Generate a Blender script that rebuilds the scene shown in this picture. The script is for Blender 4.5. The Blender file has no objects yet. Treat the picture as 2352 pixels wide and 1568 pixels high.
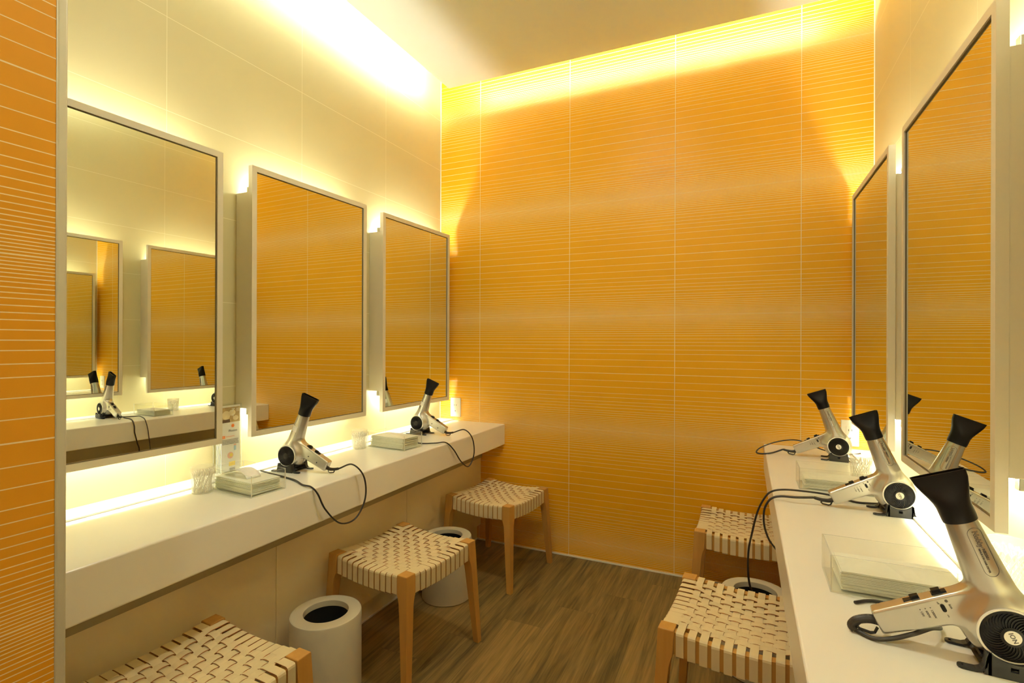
import bpy, math, random
import numpy as np
from mathutils import Vector, Matrix
random.seed(7)
PI = math.pi
sc = bpy.context.scene
COL = sc.collection

# ------------------------------------------------------------------ camera
cam_d = bpy.data.cameras.new('camera')
cam = bpy.data.objects.new('camera', cam_d)
COL.objects.link(cam)
cam_d.sensor_width = 36.0
cam_d.lens = 1174.27 / 2352 * 36.0
cam_d.clip_start = 0.02
yaw, pitch, roll = -0.4281, 0.0006, 0.0032
fwd = Vector((math.sin(yaw) * math.cos(pitch), math.cos(yaw) * math.cos(pitch), math.sin(pitch)))
right0 = Vector((math.cos(yaw), -math.sin(yaw), 0))
up0 = right0.cross(fwd)
right = right0 * math.cos(roll) + up0 * math.sin(roll)
up = -right0 * math.sin(roll) + up0 * math.cos(roll)
M = Matrix((right, up, -fwd)).transposed().to_4x4()
M.translation = Vector((1.8474, -2.8986, 1.2681))
cam.matrix_world = M
sc.camera = cam

# ------------------------------------------------------------------ world, exposure
w = bpy.data.worlds.new('world')
sc.world = w
w.use_nodes = True
w.node_tree.nodes['Background'].inputs[0].default_value = (1.0, 0.80, 0.50, 1)
w.node_tree.nodes['Background'].inputs[1].default_value = 0.0
vs = sc.view_settings
vs.view_transform = 'Standard'
vs.look = 'None'
vs.exposure = 0.97
vs.gamma = 1.0
vs.use_curve_mapping = False
sc.cycles.use_denoising = True
sc.cycles.max_bounces = 14
sc.cycles.diffuse_bounces = 8
sc.cycles.glossy_bounces = 8
sc.cycles.transparent_max_bounces = 24
sc.cycles.sample_clamp_indirect = 6.0
sc.cycles.caustics_reflective = False
sc.cycles.caustics_refractive = False
WARM = (1.0, 0.99, 0.80)
TUBE_E = 60.0
COVE_E = 92.0
FILL_E = 72.0

# ------------------------------------------------------------------ materials
def nt_new(name):
    m = bpy.data.materials.new(name)
    m.use_nodes = True
    nt = m.node_tree
    nt.nodes.clear()
    out = nt.nodes.new('ShaderNodeOutputMaterial')
    return m, nt, out

def node(nt, typ, **kw):
    n = nt.nodes.new(typ)
    for k, v in kw.items():
        setattr(n, k, v)
    return n

def math_n(nt, op, a, b=None, c=None):
    n = nt.nodes.new('ShaderNodeMath')
    n.operation = op
    for i, v in enumerate((a, b, c)):
        if v is None:
            continue
        if isinstance(v, (int, float)):
            n.inputs[i].default_value = v
        else:
            nt.links.new(v, n.inputs[i])
    return n.outputs[0]

def mix_c(nt, fac, a, b):
    n = nt.nodes.new('ShaderNodeMix')
    n.data_type = 'RGBA'
    if isinstance(fac, (int, float)):
        n.inputs[0].default_value = fac
    else:
        nt.links.new(fac, n.inputs[0])
    for i, v in ((6, a), (7, b)):
        if isinstance(v, tuple):
            n.inputs[i].default_value = (*v, 1)
        else:
            nt.links.new(v, n.inputs[i])
    return n.outputs[2]

def pbr(name, col, rough=0.5, metal=0.0, noise=0.0, nscale=8.0, spec=0.5, bump=0.0, bscale=200.0, coat=0.0):
    m, nt, out = nt_new(name)
    b = node(nt, 'ShaderNodeBsdfPrincipled')
    b.inputs['Roughness'].default_value = rough
    b.inputs['Metallic'].default_value = metal
    b.inputs['Specular IOR Level'].default_value = spec
    b.inputs['Coat Weight'].default_value = coat
    nt.links.new(b.outputs[0], out.inputs[0])
    tc = node(nt, 'ShaderNodeTexCoord')
    nz = node(nt, 'ShaderNodeTexNoise')
    nz.inputs['Scale'].default_value = nscale
    nz.inputs['Detail'].default_value = 4
    nt.links.new(tc.outputs['Object'], nz.inputs['Vector'])
    k = 1 - noise
    c = mix_c(nt, nz.outputs[0], (col[0] * k, col[1] * k, col[2] * k), tuple(min(1, v * (1 + noise)) for v in col))
    nt.links.new(c, b.inputs['Base Color'])
    if bump:
        n2 = node(nt, 'ShaderNodeTexNoise')
        n2.inputs['Scale'].default_value = bscale
        nt.links.new(tc.outputs['Object'], n2.inputs['Vector'])
        bp = node(nt, 'ShaderNodeBump')
        bp.inputs['Strength'].default_value = bump
        bp.inputs['Distance'].default_value = 0.001
        nt.links.new(n2.outputs[0], bp.inputs['Height'])
        nt.links.new(bp.outputs[0], b.inputs['Normal'])
    return m

def emit(name, col, s):
    m, nt, out = nt_new(name)
    e = node(nt, 'ShaderNodeEmission')
    e.inputs[0].default_value = (*col, 1)
    e.inputs[1].default_value = s
    nt.links.new(e.outputs[0], out.inputs[0])
    return m

def line_mask(nt, coord, period, offset, half):
    """1 on thin lines at offset + k*period"""
    a = math_n(nt, 'ADD', coord, -offset + period / 2 + 1000 * period)
    f = math_n(nt, 'MODULO', a, period)
    d = math_n(nt, 'ABSOLUTE', math_n(nt, 'SUBTRACT', f, period / 2))
    return math_n(nt, 'LESS_THAN', d, half)

P_T = 0.3288          # tile course height
Z_D = 1.4177          # height of a dense joint
GAPS = [41, 37, 36, 23.5, 23.5, 18, 18, 17.5, 12.5, 12.5, 12.5, 9.5, 9.5, 9, 8, 7.5, 7, 6.5, 6.5, 6.5, 6.3]

def orange_mat(name, axis, off, colA, colB, joints=True):
    m, nt, out = nt_new(name)
    g = node(nt, 'ShaderNodeNewGeometry')
    sp = node(nt, 'ShaderNodeSeparateXYZ')
    nt.links.new(g.outputs['Position'], sp.inputs[0])
    z = sp.outputs['Z']
    h = sp.outputs[axis]
    zz = math_n(nt, 'SUBTRACT', z, Z_D)
    pp = math_n(nt, 'PINGPONG', math_n(nt, 'ADD', zz, 20 * P_T), P_T)     # 0 dense, P_T sparse
    d = math_n(nt, 'SUBTRACT', P_T, pp)                                   # distance from the sparse joint
    tot = sum(GAPS)
    pos, acc = [0.0], 0.0
    for q in GAPS:
        acc += q
        pos.append(acc / tot * P_T)
    cur = None
    for i, p_ in enumerate(pos):
        c = math_n(nt, 'COMPARE', d, p_, 0.00095 if i not in (0, len(pos) - 1) else 0.0014)
        cur = c if cur is None else math_n(nt, 'ADD', cur, c)
    if joints:
        cur = math_n(nt, 'ADD', cur, line_mask(nt, h, 0.6, off, 0.0016))
    cur = math_n(nt, 'MINIMUM', cur, 1.0)
    nz = node(nt, 'ShaderNodeTexNoise')
    nz.inputs['Scale'].default_value = 3.0
    nz.inputs['Detail'].default_value = 5
    nt.links.new(g.outputs['Position'], nz.inputs['Vector'])
    base = mix_c(nt, nz.outputs[0], colA, colB)
    colr = mix_c(nt, cur, base, (0.86, 0.72, 0.46))
    b = node(nt, 'ShaderNodeBsdfPrincipled')
    b.inputs['Roughness'].default_value = 0.42
    b.inputs['Specular IOR Level'].default_value = 0.35
    nt.links.new(colr, b.inputs['Base Color'])
    nt.links.new(b.outputs[0], out.inputs[0])
    return m

def cream_tile_mat(name, axis, off):
    m, nt, out = nt_new(name)
    g = node(nt, 'ShaderNodeNewGeometry')
    sp = node(nt, 'ShaderNodeSeparateXYZ')
    nt.links.new(g.outputs['Position'], sp.inputs[0])
    a = line_mask(nt, sp.outputs['Z'], P_T, Z_D, 0.0009)
    b_ = line_mask(nt, sp.outputs[axis], 0.6, off, 0.0008)
    mk = math_n(nt, 'MAXIMUM', a, b_)
    nz = node(nt, 'ShaderNodeTexNoise')
    nz.inputs['Scale'].default_value = 2.2
    nz.inputs['Detail'].default_value = 6
    nt.links.new(g.outputs['Position'], nz.inputs['Vector'])
    base = mix_c(nt, nz.outputs[0], (0.56, 0.495, 0.265), (0.63, 0.565, 0.33))
    colr = mix_c(nt, mk, base, (0.80, 0.74, 0.52))
    b = node(nt, 'ShaderNodeBsdfPrincipled')
    b.inputs['Roughness'].default_value = 0.45
    b.inputs['Specular IOR Level'].default_value = 0.3
    nt.links.new(colr, b.inputs['Base Color'])
    nt.links.new(b.outputs[0], out.inputs[0])
    return m

def floor_mat():
    m, nt, out = nt_new('wood_plank_floor')
    g = node(nt, 'ShaderNodeNewGeometry')
    mp = node(nt, 'ShaderNodeMapping')
    mp.inputs['Rotation'].default_value = (0, 0, PI / 2)
    nt.links.new(g.outputs['Position'], mp.inputs['Vector'])
    sp = node(nt, 'ShaderNodeSeparateXYZ')
    nt.links.new(g.outputs['Position'], sp.inputs[0])
    W = 0.1865
    xi = math_n(nt, 'DIVIDE', math_n(nt, 'ADD', sp.outputs['X'], -1.0325 + 10 * W), W)
    row = math_n(nt, 'FLOOR', xi)
    rnd = node(nt, 'ShaderNodeTexWhiteNoise')
    rnd.noise_dimensions = '1D'
    nt.links.new(row, rnd.inputs['W'])
    L = 1.2
    # column 10 ends at y=-0.569, column 9 at y=-0.777
    sh = math_n(nt, 'MULTIPLY', row, 0.2082)
    yy = math_n(nt, 'ADD', sp.outputs['Y'], 0.569 + 10 * 0.2082 + 10 * L)
    yy = math_n(nt, 'SUBTRACT', yy, sh)
    yi = math_n(nt, 'DIVIDE', yy, L)
    cell = math_n(nt, 'FLOOR', yi)
    rnd2 = node(nt, 'ShaderNodeTexWhiteNoise')
    rnd2.noise_dimensions = '2D'
    cv = node(nt, 'ShaderNodeCombineXYZ')
    nt.links.new(row, cv.inputs[0]); nt.links.new(cell, cv.inputs[1])
    nt.links.new(cv.outputs[0], rnd2.inputs['Vector'])
    fx = math_n(nt, 'FRACT', xi); fy = math_n(nt, 'FRACT', yi)
    ex = math_n(nt, 'LESS_THAN', math_n(nt, 'SUBTRACT', 0.5, math_n(nt, 'ABSOLUTE', math_n(nt, 'SUBTRACT', fx, 0.5))), 0.0035)
    ey = math_n(nt, 'LESS_THAN', math_n(nt, 'SUBTRACT', 0.5, math_n(nt, 'ABSOLUTE', math_n(nt, 'SUBTRACT', fy, 0.5))), 0.0008)
    seam = math_n(nt, 'MAXIMUM', ex, ey)
    # grain coordinates
    off = node(nt, 'ShaderNodeCombineXYZ')
    nt.links.new(math_n(nt, 'MULTIPLY', rnd2.outputs[0], 37.0), off.inputs[0])
    nt.links.new(math_n(nt, 'MULTIPLY', rnd2.outputs[0], 91.0), off.inputs[1])
    va = node(nt, 'ShaderNodeVectorMath'); va.operation = 'ADD'
    nt.links.new(g.outputs['Position'], va.inputs[0]); nt.links.new(off.outputs[0], va.inputs[1])
    def stretched(sx, sy, detail, dist):
        vm = node(nt, 'ShaderNodeVectorMath'); vm.operation = 'MULTIPLY'
        nt.links.new(va.outputs[0], vm.inputs[0])
        vm.inputs[1].default_value = (sx, sy, 1)
        nz = node(nt, 'ShaderNodeTexNoise')
        nz.inputs['Scale'].default_value = 1.0
        nz.inputs['Detail'].default_value = detail
        nz.inputs['Distortion'].default_value = dist
        nt.links.new(vm.outputs[0], nz.inputs['Vector'])
        return nz.outputs[0]
    n1 = stretched(22, 1.6, 5, 1.2)
    n2 = stretched(95, 3.5, 4, 1.5)
    n3 = stretched(5, 0.8, 3, 1.0)
    r = node(nt, 'ShaderNodeValToRGB')
    r.color_ramp.elements[0].position = 0.36; r.color_ramp.elements[0].color = (0.045, 0.032, 0.011, 1)
    r.color_ramp.elements[1].position = 0.70; r.color_ramp.elements[1].color = (0.29, 0.19, 0.066, 1)
    s = math_n(nt, 'ADD', math_n(nt, 'MULTIPLY', n1, 0.46), math_n(nt, 'MULTIPLY', n2, 0.34))
    s = math_n(nt, 'ADD', s, math_n(nt, 'MULTIPLY', n3, 0.25))
    s = math_n(nt, 'ADD', s, math_n(nt, 'MULTIPLY', math_n(nt, 'SUBTRACT', rnd2.outputs[0], 0.5), 0.10))
    nt.links.new(s, r.inputs[0])
    colr = mix_c(nt, math_n(nt, 'MULTIPLY', seam, 0.55), r.outputs[0], (0.05, 0.035, 0.02))
    b = node(nt, 'ShaderNodeBsdfPrincipled')
    b.inputs['Roughness'].default_value = 0.5
    b.inputs['Specular IOR Level'].default_value = 0.35
    nt.links.new(colr, b.inputs['Base Color'])
    bp = node(nt, 'ShaderNodeBump'); bp.inputs['Strength'].default_value = 0.15; bp.inputs['Distance'].default_value = 0.001
    nt.links.new(n2, bp.inputs['Height']); nt.links.new(bp.outputs[0], b.inputs['Normal'])
    nt.links.new(b.outputs[0], out.inputs[0])
    return m

def wood_mat(name, c1, c2):
    m, nt, out = nt_new(name)
    tc = node(nt, 'ShaderNodeTexCoord')
    vm = node(nt, 'ShaderNodeVectorMath'); vm.operation = 'MULTIPLY'
    vm.inputs[1].default_value = (60, 60, 4)
    nt.links.new(tc.outputs['Object'], vm.inputs[0])
    nz = node(nt, 'ShaderNodeTexNoise'); nz.inputs['Scale'].default_value = 1; nz.inputs['Detail'].default_value = 5
    nt.links.new(vm.outputs[0], nz.inputs['Vector'])
    b = node(nt, 'ShaderNodeBsdfPrincipled'); b.inputs['Roughness'].default_value = 0.5
    nt.links.new(mix_c(nt, nz.outputs[0], c1, c2), b.inputs['Base Color'])
    nt.links.new(b.outputs[0], out.inputs[0])
    return m

def clear_mat(name, tint, gloss, rough=0.02, diffuse=0.0, dcol=(0.9, 0.9, 0.85)):
    """thin clear plastic: mostly see-through, with a fresnel reflection and a little scatter"""
    m, nt, out = nt_new(name)
    t = node(nt, 'ShaderNodeBsdfTransparent'); t.inputs[0].default_value = (*tint, 1)
    gl = node(nt, 'ShaderNodeBsdfGlossy'); gl.inputs['Roughness'].default_value = rough
    lw = node(nt, 'ShaderNodeLayerWeight'); lw.inputs[0].default_value = 0.5
    mx = node(nt, 'ShaderNodeMixShader')
    fa = math_n(nt, 'MULTIPLY', math_n(nt, 'POWER', lw.outputs['Facing'], 4.0), 0.55)
    nt.links.new(math_n(nt, 'ADD', fa, gloss * 0.25), mx.inputs[0])
    nt.links.new(t.outputs[0], mx.inputs[1]); nt.links.new(gl.outputs[0], mx.inputs[2])
    res = mx.outputs[0]
    if diffuse:
        d1 = node(nt, 'ShaderNodeBsdfDiffuse'); d1.inputs[0].default_value = (*dcol, 1)
        d2 = node(nt, 'ShaderNodeBsdfTranslucent'); d2.inputs[0].default_value = (*dcol, 1)
        a = node(nt, 'ShaderNodeMixShader'); a.inputs[0].default_value = 0.5
        nt.links.new(d1.outputs[0], a.inputs[1]); nt.links.new(d2.outputs[0], a.inputs[2])
        m2 = node(nt, 'ShaderNodeMixShader'); m2.inputs[0].default_value = diffuse
        nt.links.new(res, m2.inputs[1]); nt.links.new(a.outputs[0], m2.inputs[2])
        res = m2.outputs[0]
    nt.links.new(res, out.inputs[0])
    return m

def mirror_mat():
    m, nt, out = nt_new('mirror_silver')
    g = node(nt, 'ShaderNodeBsdfGlossy')
    g.inputs[0].default_value = (0.86, 0.90, 0.84, 1)
    g.inputs['Roughness'].default_value = 0.0
    nt.links.new(g.outputs[0], out.inputs[0])
    return m

MT = dict(
    orange_back=orange_mat('orange_striped_tile', 'X', 0.298, (0.78, 0.37, 0.006), (0.84, 0.415, 0.009)),
    orange_shaded=orange_mat('orange_striped_tile_shaded', 'Y', -3.2, (0.68, 0.30, 0.012), (0.74, 0.335, 0.016), True),  # same tile as the back wall, weaker light put into a deeper orange
    cream_tile=cream_tile_mat('cream_wall_tile', 'Y', -0.572),
    cream_plain=pbr('cream_plaster', (0.74, 0.66, 0.48), 0.7, noise=0.02, nscale=3),
    ceiling=pbr('ceiling_paint', (0.90, 0.95, 0.94), 0.8, noise=0.01, nscale=3),
    floor=floor_mat(),
    counter=pbr('counter_solid_surface', (0.91, 0.89, 0.82), 0.28, noise=0.01, nscale=5, spec=0.5),
    panel=pbr('laminate_panel', (0.92, 0.83, 0.63), 0.55, noise=0.02, nscale=4),
    dark_strip=pbr('grey_beige_strip', (0.40, 0.35, 0.24), 0.6),
    caulk=pbr('white_caulk', (0.85, 0.82, 0.74), 0.6),
    trim=pbr('aluminium_trim', (0.62, 0.60, 0.50), 0.45, metal=0.3),
    frame=pbr('mirror_frame_paint', (0.70, 0.65, 0.50), 0.4, noise=0.01),
    mirror=mirror_mat(),
    gasket=pbr('mirror_edge', (0.16, 0.12, 0.06), 0.5),
    tube=emit('fluorescent_tube', WARM, TUBE_E),
    down=emit('fill_light_disc', WARM, FILL_E),  # glowing disc of the added ceiling fill lights
    cove=emit('cove_tube', WARM, COVE_E),
    clip=pbr('tube_clip_metal', (0.6, 0.6, 0.58), 0.25, metal=0.8),
    socket=pbr('tube_socket', (0.85, 0.84, 0.78), 0.4),
    wood=wood_mat('beech_wood', (0.44, 0.215, 0.045), (0.57, 0.31, 0.075)),
    strap=pbr('cream_leather_strap', (0.70, 0.59, 0.36), 0.55, noise=0.05, nscale=20, bump=0.1, bscale=600),
    strap_edge=pbr('strap_raw_edge', (0.42, 0.17, 0.06), 0.8),
    silver=pbr('silver_paint', (0.62, 0.61, 0.57), 0.27, metal=0.82, spec=0.5, bump=0.02, bscale=1500),
    ring=pbr('light_silver_ring', (0.92, 0.91, 0.87), 0.3, metal=0.0),
    black=pbr('black_plastic', (0.008, 0.007, 0.007), 0.36, noise=0.1, nscale=40, spec=0.18),
    blackm=pbr('charcoal_plastic', (0.022, 0.022, 0.024), 0.45, noise=0.1, nscale=60, spec=0.3),
    rubber=pbr('black_cord', (0.022, 0.016, 0.014), 0.45),
    white=pbr('white_plastic', (0.86, 0.84, 0.78), 0.35),
    ink=pbr('dark_print', (0.07, 0.06, 0.05), 0.6),
    slot=pbr('dark_slot', (0.02, 0.015, 0.01), 0.6),
    paper=pbr('tissue_paper', (0.93, 0.93, 0.88), 0.8, noise=0.03, nscale=60),
    paper2=pbr('pale_green_wrapper', (0.91, 0.92, 0.82), 0.6, noise=0.05, nscale=50),
    cotton=pbr('cotton', (0.95, 0.95, 0.92), 0.9),
    bin=pbr('bin_plastic', (0.58, 0.53, 0.40), 0.42, noise=0.02, bump=0.08, bscale=900),
    bin_in=pbr('bin_liner_black', (0.004, 0.004, 0.004), 0.8),
    acrylic=clear_mat('clear_acrylic', (0.985, 0.99, 0.975), 0.12),
    acrylic_edge=clear_mat('polished_acrylic_edge', (0.95, 0.96, 0.92), 0.3, 0.1, 0.55, (1.0, 1.0, 0.95)),
    frosted=clear_mat('frosted_plastic_cup', (0.98, 0.98, 0.96), 0.12, 0.25, 0.20, (0.98, 0.97, 0.94)),
    orange_ink=pbr('orange_print', (0.85, 0.22, 0.03), 0.6),
    photo_a=pbr('printed_photo', (0.50, 0.34, 0.14), 0.4, noise=0.6, nscale=60),
    photo_b=pbr('printed_photo_pale', (0.85, 0.70, 0.42), 0.4, noise=0.2, nscale=50),
    brown_ink=pbr('brown_print', (0.10, 0.05, 0.03), 0.5),
    pink_ink=pbr('pink_print', (0.85, 0.50, 0.40), 0.6),
    blue_ink=pbr('blue_print', (0.45, 0.62, 0.72), 0.6),
    yellow_ink=pbr('yellow_print', (0.86, 0.66, 0.16), 0.6),
)

# ------------------------------------------------------------------ mesh helpers
class MB:
    def __init__(s):
        s.v, s.f, s.m = [], [], []
    def add(s, vs_, fs, mi=0):
        o = len(s.v)
        s.v += [tuple(p) for p in vs_]
        s.f += [tuple(i + o for i in f) for f in fs]
        s.m += ([mi] * len(fs) if isinstance(mi, int) else list(mi))
        return s
    def box(s, x0, x1, y0, y1, z0, z1, mi=0):
        v = [(x, y, z) for z in (z0, z1) for y in (y0, y1) for x in (x0, x1)]
        return s.add(v, [(0, 2, 3, 1), (4, 5, 7, 6), (0, 1, 5, 4), (2, 6, 7, 3), (0, 4, 6, 2), (1, 3, 7, 5)], mi)
    def prism(s, poly, fn, t0, t1, mi=0):
        """poly: 2-D outline; fn(a, b, t) -> point"""
        n = len(poly)
        v = [fn(a, b, t0) for a, b in poly] + [fn(a, b, t1) for a, b in poly]
        f = [tuple(range(n))[::-1], tuple(range(n, 2 * n))] + [(i, (i + 1) % n, n + (i + 1) % n, n + i) for i in range(n)]
        return s.add(v, f, mi)
    def lathe(s, prof, n=48, axis='z', c=(0, 0, 0), mi=0, closed=False):
        v, f = [], []
        for r, h in prof:
            for k in range(n):
                a = 2 * PI * k / n
                p = (r * math.cos(a), r * math.sin(a), h)
                if axis == 'y':
                    p = (p[0], h, p[1])
                elif axis == 'x':
                    p = (h, p[0], p[1])
                v.append((p[0] + c[0], p[1] + c[1], p[2] + c[2]))
        m_ = len(prof)
        for i in range(m_ - 1 if not closed else m_):
            j = (i + 1) % m_
            for k in range(n):
                k2 = (k + 1) % n
                f.append((i * n + k, i * n + k2, j * n + k2, j * n + k))
        return s.add(v, f, mi)
    def disc(s, r, c, axis='z', n=48, mi=0):
        v = []
        for k in range(n):
            a = 2 * PI * k / n
            p = (r * math.cos(a), r * math.sin(a), 0)
            if axis == 'y':
                p = (p[0], 0, p[1])
            elif axis == 'x':
                p = (0, p[0], p[1])
            v.append((p[0] + c[0], p[1] + c[1], p[2] + c[2]))
        return s.add(v, [tuple(range(n))], mi)
    def tube(s, pts, r, n=10, mi=0, cap=True, flat=1.0):
        pts = [Vector(p) for p in pts]
        T = []
        for i in range(len(pts)):
            a = pts[max(0, i - 1)]; b = pts[min(len(pts) - 1, i + 1)]
            T.append((b - a).normalized())
        nrm = T[0].orthogonal().normalized()
        v, f = [], []
        rr = r if isinstance(r, (list, tuple)) else [r] * len(pts)
        for i, p in enumerate(pts):
            nrm = (nrm - T[i] * nrm.dot(T[i])).normalized()
            bn = T[i].cross(nrm)
            for k in range(n):
                a = 2 * PI * k / n
                v.append(p + nrm * math.cos(a) * rr[i] + bn * math.sin(a) * rr[i] * flat)
        for i in range(len(pts) - 1):
            for k in range(n):
                k2 = (k + 1) % n
                f.append((i * n + k, i * n + k2, (i + 1) * n + k2, (i + 1) * n + k))
        if cap:
            f.append(tuple(range(n))[::-1])
            f.append(tuple((len(pts) - 1) * n + k for k in range(n)))
        return s.add(v, f, mi)
    def ribbon(s, path, fn, w0, w1, th, mi=0, mi_edge=None):
        """path: list of (a, z); strip between lateral w0..w1, thickness th; fn(a, w, z)->pt"""
        n = len(path)
        nor = []
        for i in range(n):
            a = path[max(0, i - 1)]; b = path[min(n - 1, i + 1)]
            dx, dz = b[0] - a[0], b[1] - a[1]
            l = math.hypot(dx, dz) or 1
            nor.append((-dz / l, dx / l))
        v = []
        for i in range(n):
            a, z = path[i]; na, nz = nor[i]
            lo = (a - na * th / 2, z - nz * th / 2); hi = (a + na * th / 2, z + nz * th / 2)
            v += [fn(lo[0], w0, lo[1]), fn(lo[0], w1, lo[1]), fn(hi[0], w1, hi[1]), fn(hi[0], w0, hi[1])]
        f, mm = [], []
        me = mi if mi_edge is None else mi_edge
        for i in range(n - 1):
            o, p = 4 * i, 4 * i + 4
            for k, mk in ((0, mi), (1, me), (2, mi), (3, me)):
                k2 = (k + 1) % 4
                f.append((o + k, o + k2, p + k2, p + k)); mm.append(mk)
        f.append((3, 2, 1, 0)); f.append((4 * n - 4, 4 * n - 3, 4 * n - 2, 4 * n - 1)); mm += [me, me]
        return s.add(v, f, mm)
    def build(s, name, mats, parent=None, smooth=False, bevel=0.0, seg=2, angle=40):
        me = bpy.data.meshes.new(name)
        me.from_pydata([tuple(p) for p in s.v], [], s.f)
        if not isinstance(mats, (list, tuple)):
            mats = [mats]
        for m in mats:
            me.materials.append(m)
        me.polygons.foreach_set('material_index', s.m)
        if smooth:
            me.polygons.foreach_set('use_smooth', [True] * len(me.polygons))
            try:
                me.set_sharp_from_angle(angle=math.radians(angle))
            except Exception:
                pass
        me.validate()
        me.update()
        o = bpy.data.objects.new(name, me)
        COL.objects.link(o)
        if parent is not None:
            o.parent = parent
        if bevel:
            b = o.modifiers.new('bevel', 'BEVEL')
            b.width = bevel; b.segments = seg; b.limit_method = 'ANGLE'; b.angle_limit = math.radians(30)
        return o

def tag(o, label=None, cat=None, group=None, kind=None):
    for k, v in (('label', label), ('category', cat), ('group', group), ('kind', kind)):
        if v:
            o[k] = v
    return o

def empty(name, loc, rz=0.0):
    o = bpy.data.objects.new(name, None)
    o.empty_display_size = 0.05
    o.location = loc
    o.rotation_euler = (0, 0, rz)
    COL.objects.link(o)
    return o

def kids(o):
    return [c for c in bpy.data.objects if c.parent == o]

def copy_tree(o, parent=None):
    c = o.copy()
    COL.objects.link(c)
    if parent is not None:
        c.parent = parent
    for ch in kids(o):
        copy_tree(ch, c)
    return c

def smooth_path(pts, n=12):
    """Catmull-Rom through the points"""
    P = [Vector(p) for p in pts]
    P = [P[0] * 2 - P[1]] + P + [P[-1] * 2 - P[-2]]
    out = []
    for i in range(1, len(P) - 2):
        for k in range(n):
            t = k / n
            a, b, c, d = P[i - 1], P[i], P[i + 1], P[i + 2]
            out.append(0.5 * ((2 * b) + (c - a) * t + (2 * a - 5 * b + 4 * c - d) * t * t + (3 * b - a - 3 * c + d) * t ** 3))
    out.append(P[-2])
    return out

def text_faces(txt, size, shear=0.0, bold=0.0, space=1.0, outline=0.0):
    cu = bpy.data.curves.new('t', 'FONT')
    cu.body = txt; cu.size = size; cu.align_x = 'LEFT'; cu.align_y = 'CENTER'
    cu.shear = shear; cu.offset = bold; cu.space_character = space
    cu.resolution_u = 3
    if outline:
        cu.fill_mode = 'NONE'; cu.bevel_depth = outline; cu.bevel_resolution = 0
    o = bpy.data.objects.new('t', cu)
    COL.objects.link(o)
    dg = bpy.context.evaluated_depsgraph_get()
    dg.update()
    me = bpy.data.meshes.new_from_object(o.evaluated_get(dg))
    v = [tuple(p.co) for p in me.vertices]
    f = [tuple(p.vertices) for p in me.polygons]
    bpy.data.objects.remove(o); bpy.data.curves.remove(cu); bpy.data.meshes.remove(me)
    return v, f

# ------------------------------------------------------------------ the room
XR = 2.3995
YF = -4.3
ZC = 2.85
ZT = 3.08
GAP = 0.157

MB().box(-0.1, XR + 0.1, YF, 0.1, -0.05, 0.0).build('floor', MT['floor'])['kind'] = 'structure'
MB().box(-0.0, XR, 0.0, 0.1, 0.0, ZT).build('wall_back', MT['orange_back'])['kind'] = 'structure'
MB().box(-0.1, 0.0, YF, 0.1, 0.0, ZT).build('wall_left', MT['cream_tile'])['kind'] = 'structure'
MB().box(XR, XR + 0.1, YF, 0.1, 0.0, ZT).build('wall_right', MT['cream_tile'])['kind'] = 'structure'
MB().box(-0.1, XR + 0.1, YF - 0.1, YF, 0.0, ZT).build('wall_front', MT['cream_plain'])['kind'] = 'structure'
# dropped ceiling with the light slot round its edge, and the soffit above the slot
c_ = MB().box(GAP, XR - GAP, YF, -GAP, ZC, ZC + 0.012)
c_.box(-0.1, XR + 0.1, YF - 0.1, 0.1, ZT, ZT + 0.05)
c_.build('ceiling', MT['ceiling'])['kind'] = 'structure'
# partition wall on the left, its end capped by a light trim
MB().box(0.0, 0.688, YF, -2.39, 0.0, ZC).build('wall_partition', MT['orange_shaded'])['kind'] = 'structure'
MB().box(0.0, 0.690, -2.39, -2.372, 0.0, ZC).build('trim_1', MT['trim'], bevel=0.004, seg=3)['kind'] = 'structure'
# white sealant lines
MB().box(0.0, XR, -0.004, 0.0, 0.0, 0.009).build('baseboard_back', MT['caulk'])['kind'] = 'structure'
MB().box(0.0, 0.004, -0.004, 0.0, 0.76, ZT).build('trim_2', MT['caulk'])['kind'] = 'structure'
MB().box(XR - 0.004, XR, -0.004, 0.0, 0.76, ZT).build('trim_3', MT['caulk'])['kind'] = 'structure'

# cove lamps resting on the dropped ceiling behind its edge
def cove(name, a, b, label):
    t = MB()
    a, b = Vector(a), Vector(b)
    t.tube([a, b], 0.009, 12)
    root = empty(name, ((a + b) / 2)[:])
    o = t.build('tube', MT['cove'], root, smooth=True)
    o.location = -((a + b) / 2)
    d = (b - a).normalized()
    h = MB()
    c0, c1 = a, b
    if abs(d.x) > 0.5:
        h.box(min(c0.x, c1.x), max(c0.x, c1.x), c0.y - 0.042, c0.y - 0.014, c0.z - 0.0115, c0.z + 0.016)
    else:
        q = 1 if c0.x < 1.2 else -1
        x0_, x1_ = sorted((c0.x + q * 0.014, c0.x + q * 0.042))
        h.box(x0_, x1_, min(c0.y, c1.y), max(c0.y, c1.y), c0.z - 0.0115, c0.z + 0.016)
    o2 = h.build('batten', MT['socket'], root)
    o2.location = -((a + b) / 2)
    tag(root, label, 'light')
ZL = ZC + 0.012 + 0.012
cove('cove_light', (GAP + 0.013, -4.1, ZL), (GAP + 0.013, -0.24, ZL), 'long cove tube light hidden in the ceiling slot along the left tiled wall')
cove('cove_light', (0.27, -GAP - 0.024, ZL), (XR - 0.20, -GAP - 0.024, ZL), 'cove tube light hidden in the ceiling slot above the orange back wall')
cove('cove_light', (XR - GAP - 0.013, -4.1, ZL), (XR - GAP - 0.013, -1.0, ZL), 'cove tube light hidden in the ceiling slot along the right wall')

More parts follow.
